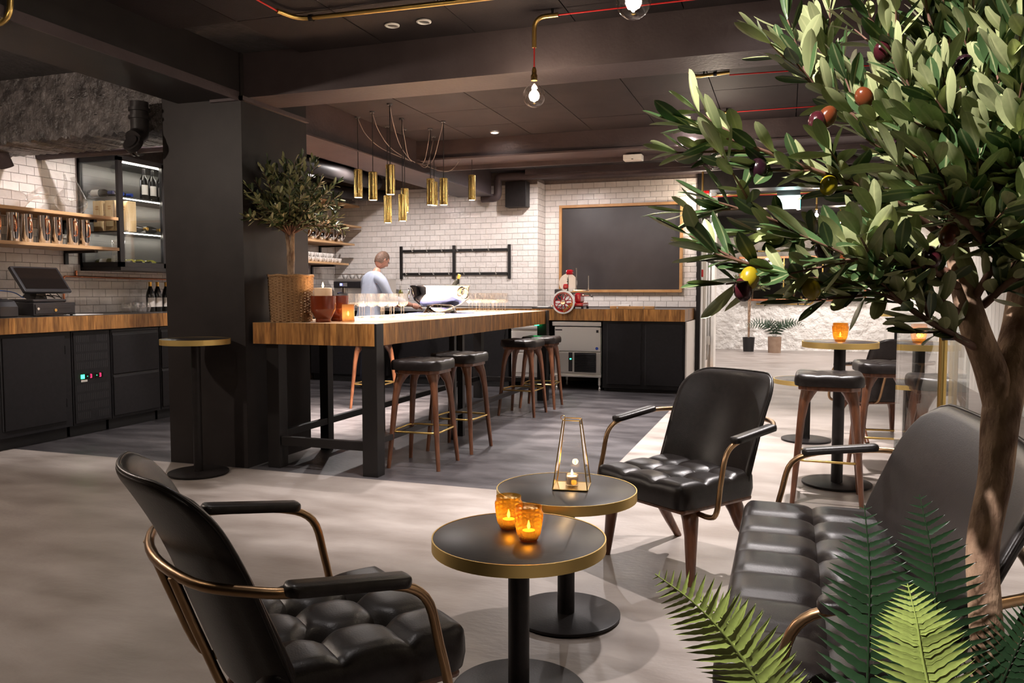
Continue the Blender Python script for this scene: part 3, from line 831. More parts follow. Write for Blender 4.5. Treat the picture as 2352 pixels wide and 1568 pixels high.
cp = ib(B(), -2.615, -2.565, 9.900, 9.905, .235, .478).o('control_strip', M['plastic'], im)
ib(B(), -2.600, -2.578, 9.8975, 9.900, .388, .402).o('display', M['green_led'], cp)
gr = ib(B(), -2.54, -2.255, 9.900, 9.905, .228, .478).o('louvre_frame', M['plastic'], im)
lv = B()
for k in range(13): lv.box((.1025, -.304, .240+.018*k), (.265, .010, .006), (R(35),0,0))
lv = lv.o('louvre_slats', M['cab'], gr); lv['kind'] = 'stuff'
ib(B(), -2.82, -2.19, 9.90, 10.5, .165, .19).o('base_frame', M['steel'], im, bevel=.003)
for x in (-2.78, -2.215):
    for y in (9.93, 10.45):
        B().lathe([(0,0),(.017,0),(.017,.03),(.012,.035),(.012,.06),(.02,.065),(.02,.17),(0,.17)], 14, (x+2.5, y-10.2, 0)).o('foot', M['steel'], im, smooth=40)
# glass washer under the oak table
gw = thing('glass_washer', 'stainless steel glass washer beside the ice machine', 'appliance', (-3.20, 10.2, 0))
def gb(b, x0, x1, y0, y1, z0, z1): return b.bb(x0+3.20, x1+3.20, y0-10.2, y1-10.2, z0, z1)
gb(B(), -3.40, -2.99, 9.93, 10.5, .14, .86).o('body', M['steel'], gw, bevel=.004)
gb(B(), -3.39, -3.00, 9.89, 9.93, .47, .74).o('door', M['steel'], gw, bevel=.006)
gb(B(), -3.39, -3.00, 9.87, 9.93, .765, .815).o('handle', M['steel'], gw, bevel=.012)
gb(B(), -3.39, -3.00, 9.90, 9.93, .20, .45).o('lower_panel', M['steel'], gw, bevel=.004)
for x in (-3.37, -3.02):
    for y in (9.95, 10.47): B().cyl((x+3.2, y-10.2, 0), .016, .14, 12).o('foot', M['steel'], gw, smooth=40)

# ------------------------------------------------------------------ meat slicer
sl = thing('meat_slicer', 'red flywheel meat slicer with chrome blade on the counter', 'slicer', (-2.60, 10.05, 1.035))
def ring_y(R0, R1, y0, y1, n=48, c=(0, 0)):
    b = B().lathe([(R0,y0),(R1,y0),(R1,y1),(R0,y1),(R0,y0)], n)
    return B().add([(c[0]+p[0], p[2], c[1]+p[1]) for p in b.v], [tuple(reversed(f)) for f in b.f])
wc = (-.065, .085)
fw = ring_y(.128, .148, -.245, -.215, c=wc).o('flywheel', M['white_plastic'], sl, smooth=40)
ring_y(.110, .129, -.240, -.220, c=wc).o('inner_rim', M['slicer_red'], fw, smooth=40)
for k in range(8):
    a = k*math.pi/4
    pts = []
    for s in range(17):
        tt = 2*math.pi*s/16
        rr_, ss = .072 + .040*math.cos(tt), .022*math.sin(tt)
        pts.append((wc[0] + rr_*math.cos(a) - ss*math.sin(a), -.230, wc[1] + rr_*math.sin(a) + ss*math.cos(a)))
    B().tube(pts[:-1], .0055, 6, closed=True).o('spoke', M['slicer_red'], fw, smooth=80)
ring_y(.001, .028, -.248, -.212, 20, wc).o('hub', M['chrome'], fw, smooth=40)
B().tube([(wc[0]-.135, -.22, wc[1]-.045), (wc[0]-.135, -.30, wc[1]-.045)], .011, 10).o('crank_handle', M['chrome'], fw, smooth=60)
tcu = bpy.data.curves.new('lettering', 'FONT'); tcu.body = 'Berkel'; tcu.size = .062; tcu.extrude = .001; tcu.shear = .35; tcu.align_x = 'CENTER'
tmp = bpy.data.objects.new('lettering_tmp', tcu); C.objects.link(tmp)
dg = bpy.context.evaluated_depsgraph_get(); tme = bpy.data.meshes.new_from_object(tmp.evaluated_get(dg)); bpy.data.objects.remove(tmp)
tme.materials.clear(); tme.materials.append(M['gold_foil'])
put('lettering', tme, fw, (wc[0]+.072, -.249, wc[1]-.085), (R(90), R(-42), 0))
B().bb(-.03,.17,-.16,.16,.03,.075).o('base_plate', M['slicer_red'], sl, bevel=.012)
B().bb(.05,.13,-.12,.10,.075,.20).o('housing', M['slicer_red'], sl, bevel=.02)
B().bb(-.10,.02,-.19,.06,.175,.20).o('carriage', M['chrome'], sl, bevel=.006)
ring_y(.01, .12, -.02, -.012, 40, (-.06, .33)).o('blade', M['steel'], sl, smooth=40)
B().bb(-.13,-.05,-.03,.08,.245,.32).o('blade_guard', M['slicer_red'], sl, bevel=.02)
B().bb(-.09,.0,-.03,.06,.43,.50).o('top_cover', M['slicer_red'], sl, bevel=.02)
B().tube([(-.07,0,.20),(-.06,0,.42),(.0,0,.47)], [.03,.022,.016], 10).o('blade_arm', M['chrome'], sl, smooth=60)
for x, h in ((.075, .52), (.235, .42)):
    B().tube([(x-.02, -.05, .22), (x-.02, -.05, h)], .008, 8).o('guide_rod', M['chrome'], sl, smooth=60)
B().bb(.02,.23,-.07,-.03,.225,.245).o('fence', M['chrome'], sl, bevel=.004)
B().tube([(.12,-.05,.17),(.23,-.05,.175),(.27,-.05,.15)], [.012,.012,.008], 8).o('adjuster', M['chrome'], sl, smooth=60)
B().bb(-.22,-.14,-.10,.06,.10,.25).o('receiving_tray', M['plastic'], sl, bevel=.01)
for x in (-.02, .16):
    for y in (-.14, .14): B().cyl((x, y, 0), .016, .03, 12).o('foot', M['plastic'], sl)
bd = thing('serving_board', 'oak serving board with two round bolts in front of the chalkboard', 'board', (-1.81, 9.95, 1.035))
B().bb(-.275,.275,-.04,.04,0,.036).o('board', M['oak_frame'], bd, bevel=.003)
for x in (-.18, .15): ring_y(.003, .011, -.044, -.040, 16, (x, .018)).o('bolt', M['steel'], bd)
tag(B().bb(-3.12,-2.84,9.93,10.20,1.0345,1.048).o('tray', M['plastic'], bevel=.005), 'flat black tray beside the meat slicer', 'tray')
tag(B().bb(-3.05,-2.90,9.95,10.10,1.0485,1.062).o('napkin', M['paper'], bevel=.003), 'folded white napkin on the black tray', 'napkin')
tag(B().bb(-2.02,-1.88,10.12,10.2,1.0345,1.085).o('price_tag', M['paper'], bevel=.003), 'small white card holder behind the serving board', 'card')

# ------------------------------------------------------------------ chalkboard, hook rack
cb = thing('chalkboard', 'large chalkboard in an oak frame on the tiled wall', 'chalkboard', (-2.16, 10.89, 1.845))
B().bb(-.815,.815,-.012,.005,-.57,.57).o('board', M['chalk'], cb)
for x0,x1,z0,z1 in ((-.85,.85,.565,.603),(-.85,.85,-.603,-.565),(-.85,-.812,-.565,.565),(.812,.85,-.565,.565)):
    B().bb(x0,x1,-.045,.005,z0,z1).o('frame_bar', M['oak_frame'], cb, bevel=.003)
hr = thing('hook_rack', 'black iron wall rack with two rows of hooks on the tiled wall', 'rack', (-4.465, 10.55, 1.67))
for x in (-.83, 0, .83): B().bb(x-.021,x+.021,-.030,-.008,-.237,.237).o('upright', M['iron'], hr, bevel=.002)
for z in (.165, -.165): B().bb(-.80,.80,-.026,-.010,z-.019,z+.019).o('rail', M['iron'], hr, bevel=.002)
for z, xx in ((.165, (-.63,-.40,-.17,.07,.30,.54)), (-.165, (-.73,-.52,-.30,-.06,.17,.41,.65))):
    for x in xx:
        B().tube(fillet([(x,-.028,z),(x,-.075,z-.012),(x,-.085,z+.10)], .02, 4), .0045, 6).o('hook', M['steel'], hr, smooth=60)
# ------------------------------------------------------------------ wall shelves
def shelf(label, y0, y1, zt, yb=()):
    t = thing('wall_shelf', label, 'shelf', (0, 0, 0))
    B().bb(-6.398, -5.906, y0, y1, zt-.028, zt).o('board', M['oak'], t, bevel=.002)
    for y in yb:
        b = B().bb(-6.392, -6.02, y-.018, y+.018, zt-.052, zt-.0285).o('bracket', M['iron'], t)
        B().bb(-6.397, -6.375, y-.018, y+.018, zt-.155, zt-.0525).o('bracket_leg', M['iron'], b)
    return t
shelf('upper oak wall shelf at left, carrying two glass decanters', 4.3, 5.937, 1.942, (5.78, 4.7))
shelf('lower oak wall shelf at left, carrying the row of steel pitchers', 4.3, 5.938, 1.661, (5.78, 4.7))
shelf('topmost oak wall shelf in the back corner, empty', 7.7, 10.42, 2.500, (10.15,))
shelf('second oak wall shelf in the back corner, above the teapots', 7.7, 10.47, 2.205, (10.15,))
shelf('third oak wall shelf in the back corner, carrying the steel teapots', 7.7, 10.27, 1.942, (10.12,))
shelf('lowest oak wall shelf in the back corner, carrying the coffee cups', 7.7, 10.10, 1.655, (9.9,))

def pitcher():
    t = thing('steel_pitcher', 'polished steel pitcher with loop handle in the row on the lower left shelf', 'pitcher', (0, 0, 0), 0, 'row of steel pitchers')
    B().lathe([(0,0),(.043,0),(.045,.004),(.045,.232),(.047,.236),(.044,.236),(.042,.23),(.042,.01),(0,.01)], 22).o('body', M['chrome'], t, smooth=40)
    hp = [(.045,0,.20),(.070,0,.205),(.088,0,.17),(.090,0,.12),(.078,0,.085),(.045,0,.08)]
    B().tube(bez(hp, 4), .005, 6, sq=(1.5, .6)).o('handle', M['copper'], t, smooth=70)
    return t
pp = pitcher(); pp.location = (-6.02, 4.50, 1.662); pp.rotation_euler = (0, 0, R(-25))
ORD = ['first', 'second', 'third', 'fourth', 'fifth', 'sixth', 'seventh', 'eighth', 'ninth', 'tenth', 'eleventh']
pp['label'] = 'polished steel pitcher, ninth from the wine cabinet in the lower shelf row'
for k in range(1, 9):
    clone(pp, (-6.03 + .02*(k % 2), 4.50 + .145*k, 1.662), R(-25 + 6*(k % 3)), 'polished steel pitcher, %s from the wine cabinet in the lower shelf row' % ORD[8-k])
# decanters
dk = thing('swan_decanter', 'tall clear glass decanter of two joined necks on the upper left shelf', 'decanter', (-6.15, 5.64, 1.943), R(75))
B().tube(bez([(-.055,0,.36),(-.040,0,.30),(-.052,0,.22),(-.085,0,.13),(-.045,0,.075),(.03,0,.070),(.085,0,.12),(.07,0,.20),(.035,0,.30),(.02,0,.345)], 6), [.010]*6+[.012+.0012*i for i in range(6)]+[.02+.007*i for i in range(6)]+[.062]*6+[.066]*6+[.066]*6+[.060-.004*i for i in range(6)]+[.040-.003*i for i in range(6)]+[.022]*7, 20, cap=False).o('vessel', M['decanter'], dk, smooth=80)
dk = thing('duck_decanter', 'low reclining clear glass decanter on the upper left shelf', 'decanter', (-6.15, 5.10, 1.943), R(92))
B().tube(bez([(-.33,0,.045),(-.26,0,.075),(-.17,0,.085),(-.06,0,.085),(.05,0,.085),(.15,0,.13),(.26,0,.17)], 6), [.012]*3+[.03]*3+[.055]*6+[.078]*6+[.075]*6+[.05,.045,.04,.036,.033,.03]+[.032,.036,.04,.045,.05,.055,.06], 20, cap=False).o('vessel', M['decanter'], dk, smooth=80)
# teapots and cups
def teapot():
    t = thing('steel_teapot', 'polished steel teapot in the row on the third back shelf', 'teapot', (0,0,0), 0, 'row of steel teapots')
    B().lathe([(0,0),(.045,0),(.062,.02),(.066,.06),(.058,.11),(.04,.135),(.03,.14),(0,.142)], 20).o('body', M['chrome'], t, smooth=60)
    B().sphere((0,0,.152), .011, 10, 6).o('knob', M['chrome'], t, smooth=80)
    B().tube(bez([(.055,0,.05),(.085,0,.08),(.10,0,.125)], 4), [.015]*4+[.011]*4+[.008], 8).o('spout', M['chrome'], t, smooth=80)
    B().tube(bez([(-.045,0,.125),(-.02,0,.175),(.03,0,.185),(.06,0,.125)], 5), .0045, 6).o('handle', M['chrome'], t, smooth=80)
    return t
tp = teapot(); tp.location = (-6.03, 9.15, 1.943); tp.rotation_euler = (0,0,R(20))
tp['label'] = 'polished steel teapot, first from the column on the third back shelf'
for k in range(1, 5): clone(tp, (-6.04, 9.15 + .225*k, 1.943), R(20 + 9*k), 'polished steel teapot, %s from the column on the third back shelf' % ORD[k])
def cup():
    t = thing('coffee_cup', 'white coffee cup stacked on its side among the cups on the lowest back shelf', 'cup', (0,0,0), 0, 'white coffee cups')
    B().lathe([(0,0),(.022,0),(.026,.006),(.042,.035),(.046,.062),(.044,.062),(.039,.036),(.02,.01),(0,.009)], 18).o('bowl', M['ceramic'], t, smooth=50)
    B().tube(bez([(.04,0,.05),(.062,0,.048),(.062,0,.022),(.034,0,.02)], 4), .0045, 6).o('handle', M['ceramic'], t, smooth=80)
    return t
cu = cup(); cu.location = (-6.0, 9.0, 1.656); cu.rotation_euler = (0,0,R(-60))
cu['label'] = 'white coffee cup, first from the column in the lower cup row'
for row, n in ((0, 11), (1, 9)):
    for k in range(n):
        if row == 0 and k == 0: continue
        clone(cu, (-6.0 - .04*row, 9.0 + .098*k + .05*row, 1.656 + .0635*row), R(-60 + 10*((k*7) % 5)), 'white coffee cup, %s from the column in the %s cup row' % (ORD[k], ('lower', 'upper')[row]))

# ------------------------------------------------------------------ wine cabinet
wcab = thing('wine_cabinet', 'black glazed wine cabinet with lit shelves on the left tiled wall', 'cabinet', (0,0,0))
X0, X1, Y0, Y1, Z0, Z1 = -6.397, -5.906, 5.948, 7.55, 1.486, 2.51
for (x,y) in ((X0,Y0),(X1-.035,Y0),(X1-.035,6.50),(X1-.035,7.03),(X1-.035,Y1-.035),(X0,Y1-.035)):
    wdt = .035 if x > -6 else .03
    B().bb(x, x+wdt, y, y+ (.052 if y == Y0 and x > -6 else .035), Z0, Z1).o('post', M['iron'], wcab)
for z0,z1 in ((Z0,Z0+.045),(Z1-.035,Z1)):
    B().bb(X1-.035, X1, Y0, Y1, z0, z1).o('front_rail', M['iron'], wcab)
    B().bb(X0, X1-.035, Y0, Y0+.035, z0, z1).o('side_rail', M['iron'], wcab)
B().bb(X0, X1, Y0, Y1, Z0-.034, Z0-.001).o('base', M['iron'], wcab)
B().bb(X0, X1, Y0, Y1, Z1, Z1+.012).o('top', M['iron'], wcab)
B().bb(X0, X0+.008, Y0, Y1, Z0, Z1).o('back', M['grey_metal'], wcab)
B().bb(X0+.03, X1-.035, Y0+.012, Y0+.018, Z0+.045, Z1-.035).o('side_pane', M['pane'], wcab)
for y0,y1 in ((Y0+.052,6.50),(6.535,7.03),(7.065,Y1-.035)):
    B().bb(X1-.020, X1-.014, y0, y1, Z0+.045, Z1-.035).o('front_pane', M['pane'], wcab)
B().bb(X0+.01, X1-.04, Y0+.04, Y1-.04, Z0, Z0+.012).o('shelf', M['grey_metal'], wcab)
for z in (2.150, 1.825, 2.487):
    s = B().bb(X0+.01, X1-.045, Y0+.04, Y1-.04, z-.012, z).o('shelf', M['grey_metal'], wcab)
    B().bb(X1-.060, X1-.050, Y0+.045, Y1-.045, z-.020, z-.0125).o('led_strip', M['led'], s)
point((-6.10, 6.25, 2.35), .16, NEUT, .05, wcab); point((-6.10, 6.25, 2.02), .16, NEUT, .05, wcab); point((-6.10, 6.25, 1.70), .16, NEUT, .05, wcab)

def bottle(label, foil, body, kind='wine', group=None, lab=True, name='wine_bottle'):
    t = thing(name, label, 'bottle', (0,0,0), 0, group)
    pr = [(0,0),(.036,0),(.0375,.006),(.0375,.185),(.034,.205),(.018,.235),(.0145,.25),(.0145,.262)] if kind == 'wine' else [(0,0),(.041,0),(.0435,.008),(.0435,.165),(.036,.20),(.020,.245),(.0155,.262)]
    B().lathe(pr + [(0, pr[-1][1])], 20).o('body', body, t, smooth=50)
    z = pr[-1][1]
    B().lathe([(.0150,z-.03),(.0158,z-.02),(.0160,z+.025),(.0170,z+.03),(.0165,z+.042),(0,z+.043)], 16).o('foil_cap', foil, t, smooth=50)
    if lab:
        b = B(); n = 10; r = pr[2][0] + .0006; vs = []; fs = []
        for i in range(n+1):
            a = R(-150 + 150*i/n)
            vs += [(r*math.cos(a), r*math.sin(a), .05), (r*math.cos(a), r*math.sin(a), .145)]
        for i in range(n): fs.append((2*i, 2*i+2, 2*i+3, 2*i+1))
        b.add(vs, fs).o('label', M['label'], t, smooth=180)
    return t
wb0 = bottle('upright dark wine bottle with pale label on the top shelf of the wine cabinet', M['iron'], M['bottle'], group='upright bottles in the wine cabinet')
wb0.location = (-6.0, 6.36, 2.151); wb0.rotation_euler = (0, 0, R(75))
wb0['label'] = 'upright dark wine bottle on the top cabinet shelf, first of three from the left'
clone(wb0, (-6.0, 6.47, 2.151), R(75), 'upright dark wine bottle on the top cabinet shelf, second of three from the left'); clone(wb0, (-6.0, 6.58, 2.151), R(75), 'upright dark wine bottle on the top cabinet shelf, third of three from the left')
lb0 = bottle('dark bottle with blue foil lying on the top shelf of the wine cabinet', M['blue_foil'], M['bottle'], group='lying bottles with blue foil')
for k, y in enumerate((6.05, 6.15, 6.24)):
    o = lb0 if k == 0 else copy_tree(lb0)
    o['label'] = 'dark bottle with blue foil lying on the top cabinet shelf, %s from the left' % ORD[k]
    o.location = (-6.36, y, 2.151+.0395); o.rotation_euler = (0, R(90), R(4*k-3))
sb0 = bottle('champagne bottle with gold foil lying on the middle shelf of the wine cabinet', M['gold_foil'], M['bottle'], 'sparkling', group='lying champagne bottles', name='champagne_bottle')
for k, (y, a) in enumerate(((6.36, 2), (6.56, -3))):
    o = sb0 if k == 0 else copy_tree(sb0)
    o['label'] = 'gold-foiled champagne bottle lying on the middle cabinet shelf, %s from the left' % ORD[k]
    o.location = (-6.28, y, 1.826+.0435); o.rotation_euler = (0, R(90), R(a))
ob0 = bottle('bottle lying on the bottom shelf of the wine cabinet', M['iron'], M['olive_bottle'], group='bottles on the bottom shelf of the wine cabinet')
for k, y in enumerate((6.13, 6.24, 6.35, 6.46, 6.60)):
    o = ob0 if k == 0 else copy_tree(ob0)
    o['label'] = 'green bottle lying on the bottom cabinet shelf, %s from the left' % ORD[k]
    o.location = (-6.36, y, 1.499+.0395); o.rotation_euler = (0, R(90), R(3*k-4))
for k, (x, y, lab) in enumerate(((-6.20, 6.03, 'pale pine bottle crate, left of the pair in the wine cabinet'), (-6.05, 6.03, 'pale pine bottle crate, right of the pair in the wine cabinet'), (-5.985, 6.13, 'pale pine bottle crate with framed lid behind the front glass of the wine cabinet'))):
    t = thing('bottle_crate', lab, 'crate', (x, y, 1.826))
    B().bb(-.055,.055,-.05,.05,0,.285).o('box', M['crate'], t, bevel=.002)
    B().bb(-.045,.045,-.055,-.0505,.01,.275).o('lid', M['crate'], t, bevel=.001)
    for z in (.20, .222): B().bb(-.018,.018,-.0562,-.0552,z,z+.012).o('stamp', M['oak_frame'], t)
jg = tag(B().lathe([(0,0),(.05,0),(.062,.02),(.060,.10),(.052,.18),(.062,.24),(.060,.24),(.050,.18),(.058,.10),(.05,.012),(0,.01)], 24).o('glass_vase', M['decanter'], smooth=60, loc=(-6.14, 6.10, 1.499+.076)), 'clear glass vase inside the wine cabinet', 'vase')
jg.location = (-6.03, 6.045, 1.4985)

# ------------------------------------------------------------------ till
ti = thing('cash_drawer', 'black metal cash drawer with a key lock on the back counter', 'cash drawer', (-6.02, 5.175, 1.0455))
B().bb(-.16,.16,-.205,.205,.008,.115).o('body', M['plastic'], ti, bevel=.004)
dr = B().bb(.160,.166,-.19,.19,.022,.10).o('drawer', M['plastic'], ti, bevel=.002)
B().tube([(.165,-.165,.064),(.170,-.165,.064)], .011, 14).o('button', M['steel'], dr)
B().tube([(.165,0,.050),(.171,0,.050)], .013, 14).o('key_lock', M['brass'], dr)
for y0,y1 in ((-.145,-.02),(.03,.15)): B().bb(.1655,.1672,y0,y1,.064,.069).o('slot', M['cab_dark'], dr)
for x in (-.14,.14):
    for y in (-.18,.18): B().cyl((x,y,0), .012, .009, 10).o('foot', M['cab_dark'], ti)
ps = thing('till_screen', 'black touch screen till tilted back on the cash drawer', 'till', (-6.03, 5.16, 1.163))
B().bb(-.15,.13,-.16,.17,0,.025).o('base', M['plastic'], ps, bevel=.008)
B().tube([(-.03,0,.02),(.0,0,.09)], [.10,.06], 4).o('stand', M['plastic'], ps, smooth=30)
S = B().box((0,0,0), (.034,.46,.27)).o('screen_housing', M['plastic'], ps, bevel=.010, loc=(.05,-.01,.185), rot=(0, R(-38), 0))
B().bb(.0172,.0186,-.205,.205,-.105,.115).o('screen_glass', M['screen'], S)
B().box((-.03,.19,0), (.05,.06,.17)).o('card_reader', M['plastic'], S, bevel=.008)
for k,(y,s) in enumerate(((-.07,.05),(.02,-.04),(.09,.05))):
    B().tube(bez([(.0,y,.06),(.09,y+.02,.05),(.11,y+.05,.032),(.05,y+.09,.04),(.0,y+.10,.07)], 5), .004, 6).o('cable', M['black_cable'], ps, smooth=70)
pr_ = thing('receipt_printer', 'black receipt printer at the left edge beside the cash drawer', 'printer', (-6.0, 4.76, 1.0455))
B().prism([(-.13,0),(.13,0),(.13,.085),(.09,.135),(-.02,.15),(-.13,.13)], -.085, .085, Matrix(((1,0,0,0),(0,0,1,0),(0,1,0,0),(0,0,0,1)))).o('body', M['plastic'], pr_, bevel=.010, recalc=True)
B().bb(.05,.10,-.06,.06,.128,.136).o('paper_slot', M['cab_dark'], pr_)
B().bb(-.01,.03,.02,.07,.146,.152).o('button', M['grey_metal'], pr_)
tag(B().tube(bez([(-6.1,4.45,1.22),(-6.1,4.7,1.262),(-6.08,4.95,1.25),(-6.06,5.05,1.20)], 6), .004, 6).o('network_cable', M['blue_cable'], smooth=70), 'blue network cable behind the receipt printer', 'cable')
tag(B().bb(-6.2,-5.9,5.42,5.72,1.0452,1.0472).o('menu_sheet', M['paper']), 'white sheet of paper on the counter right of the cash drawer', 'paper')
for k, (y, lab) in enumerate(((6.60, 'sparkling wine bottle with gold neck on the counter, left of three'), (6.70, 'sparkling wine bottle with gold neck on the counter, middle of three'), (6.82, 'sparkling wine bottle with gold neck on the counter, right of three by the column'))):
    if k == 0:
        b3 = bottle(lab, M['gold_foil'], M['bottle'], 'sparkling', group='three bottles on the back counter', name='sparkling_bottle'); b3.location = (-6.18, y, 1.046); b3.rotation_euler = (0,0,R(70))
    else: clone(b3, (-6.18, y, 1.046), R(70), lab)
tg = tag(B().lathe([(0,.004),(.028,.0),(.034,.006),(.048,.04),(.049,.065),(.038,.10),(.0365,.10),(.0475,.065),(.046,.04),(.03,.008),(0,.007)], 24).o('tumbler', M['wineglass'], smooth=60, loc=(-6.12, 6.22, 1.046)), 'round stemless glass in the group on the back counter', 'glass', 'stemless glasses on the back counter')
for (x,y) in ((-6.05,6.33),(-6.16,6.37),(-6.10,6.45)):
    c = tg.copy(); C.objects.link(c); c.location = (x,y,1.046)

# ------------------------------------------------------------------ pipes
def pipe(name, label, pts, r, mt, rad=.05, n=12, cat='pipe', clips=(), hang=()):
    t = thing(name, label, cat, pts[0])
    o0 = V(pts[0])
    B().tube([p - o0 for p in fillet(pts, rad, 5)], r, n).o('tube', mt, t, smooth=70)
    for c in hang:
        B().tube([V(c)-o0, V((c[0],c[1],2.858))-o0], .006, 8).o('hanger', M['iron'], t)
    for c in clips:
        B().lathe([(r*1.02,-.012),(r*1.5,-.012),(r*1.5,.012),(r*1.02,.012),(r*1.02,-.012)], 12).o('clip', M['iron'], t, loc=V(c)-o0, smooth=40, rot=(0, R(90), 0))
    return t
pipe('copper_pipe', 'copper pipe on the tiles below the wine cabinet', [(-6.385,5.62,1.075),(-6.385,5.74,1.075),(-6.385,5.74,1.395),(-6.385,7.05,1.385)], .010, M['copper'], .03)
pipe('copper_pipe', 'short copper pipe dropping from the wine cabinet base', [(-6.385,5.885,1.452),(-6.385,5.885,1.405)], .012, M['copper'])
pipe('copper_pipe', 'copper pipe with elbow high at the left edge', [(-6.36,4.3,2.28),(-6.36,4.98,2.28),(-6.36,4.98,2.44)], .010, M['copper'], .03)
pipe('drain_pipe', 'fat black drain elbow high on the tiles at left', [(-6.25,4.70,2.43),(-6.25,5.02,2.46),(-6.25,5.10,2.30)], .055, M['beam'], .09, 16)
pipe('drain_pipe', 'dark drain pipe running above the wine cabinet', [(-6.40,5.54,2.475),(-4.28,5.60,2.485)], .042, M['beam'], clips=((-5.35,5.575,2.48),(-5.30,5.576,2.48)))
si = thing('soil_pipe', 'black cast iron soil pipe with collars and end cap beside the column', 'pipe', (-4.36, 4.60, 2.30))
B().tube(fillet([(0,0,.29),(0,0,.06),(.01,-.07,.02)], .05, 5), .062, 18).o('tube', M['black'], si, smooth=60)
for z in (.235, .18): B().lathe([(.06,-.012),(.073,-.010),(.073,.010),(.06,.012),(.06,-.012)], 18, (0,0,z)).o('collar', M['black'], si, smooth=40)
B().lathe([(0,0),(.050,0),(.050,.012),(.068,.012),(.068,.05),(0,.05)], 18).o('end_cap', M['black'], si, smooth=40, loc=(.012,-.105,.0), rot=(R(-118),0,0))
pipe('duct', 'thick dark duct under the ceiling above the corner shelves', [(-5.35,6.4,2.745),(-5.35,9.9,2.745)], .10, M['column'], n=18, clips=((-5.35,8.3,2.745),), hang=((-5.35,7.0,2.80),(-5.35,9.3,2.80)))
pipe('duct', 'lower dark duct with elbow in the back corner', [(-5.80,7.2,2.62),(-5.80,9.85,2.62),(-5.50,10.40,2.62)], .085, M['column'], .12, 18, hang=((-5.80,8.0,2.68),(-5.80,9.6,2.68)))
pipe('duct', 'long dark pipe along the top of the tiled wall', [(-3.95,10.3,2.52),(-3.72,10.3,2.52),(-3.72,10.3,2.80),(-1.2,10.3,2.80),(1.9,10.3,2.80)], .055, M['beam'], .07, 16)
pipe('duct', 'thin dark pipe under the far beam', [(-3.6,8.52,2.66),(2.2,8.52,2.66)], .022, M['beam'], n=10)
tag(B().bb(-3.64,-3.34,10.37,10.54,2.40,2.74).o('duct_box', M['black'], bevel=.006), 'black boxed duct end on the back tiles', 'duct')

# ------------------------------------------------------------------ brass pendant lamps
PEND = [(-3.762,6.619,2.374,2.119),(-3.529,6.472,2.319,2.071),(-3.242,6.255,2.338,2.086),(-3.696,7.071,2.183,1.922),(-3.60,7.25,2.271,2.037),(-3.409,6.818,2.156,1.910),(-3.352,7.32,2.364,2.108),(-3.485,7.696,2.388,2.145),(-3.091,7.047,2.321,2.071),(-3.185,8.01,2.486,2.224)]
PL = ['leftmost brass tube pendant lamp over the oak table', 'second brass tube pendant lamp from the left', 'highest brass tube pendant in the near cluster of the oak table', 'low brass tube pendant, left of the lowest pair', 'brass tube pendant half hidden behind the lowest pair', 'low brass tube pendant, right of the lowest pair', 'left brass tube pendant of the middle trio', 'brass tube pendant half hidden in the middle trio', 'right brass tube pendant of the middle trio', 'single brass tube pendant furthest right over the oak table']
for k, (x, y, zt, zb) in enumerate(PEND):
    t = thing('pendant_lamp', PL[k], 'pendant lamp', (x, y, zb), 0, 'brass pendant lamps')
    h = zt - zb; r = .0395
    B().lathe([(r-.002,.006),(r,0),(r,h),(r-.004,h+.003),(.006,h+.003),(.006,h),(r-.003,h-.002),(r-.003,.006)], 28).o('shade', M['old_brass'], t, smooth=40)
    B().lathe([(0,.003),(r-.006,.003),(r-.006,.008),(0,.008)], 24).o('bulb', M['lampglow'], t)
    B().tube([(0,0,h+.002),(.001,0,2.853-zb)], .0042, 8).o('cord', M['black_cable'], t, smooth=70)
    B().lathe([(0,2.845-zb),(.022,2.845-zb),(.026,2.8565-zb),(0,2.8565-zb)], 18).o('canopy', M['grey_metal'], t, smooth=40)
    J = V((-3.70, 7.55 + .03*k, 2.60)); S_ = V((x, y, 2.848)); m1 = (S_*.55+J*.45) + V((0,0,-.10-.012*k)); 
    if k not in (3, 4): B().tube([p - V((x,y,zb)) for p in bez([S_, S_*.85+J*.15+V((0,0,-.09)), m1, J], 6)], .0035, 6).o('feed_cable', M['grey_cable'], t, smooth=70)
    spot((0,0,-.004), 120 if k not in (0,) else 60, 96, .8, WARM, .03, parent=t)

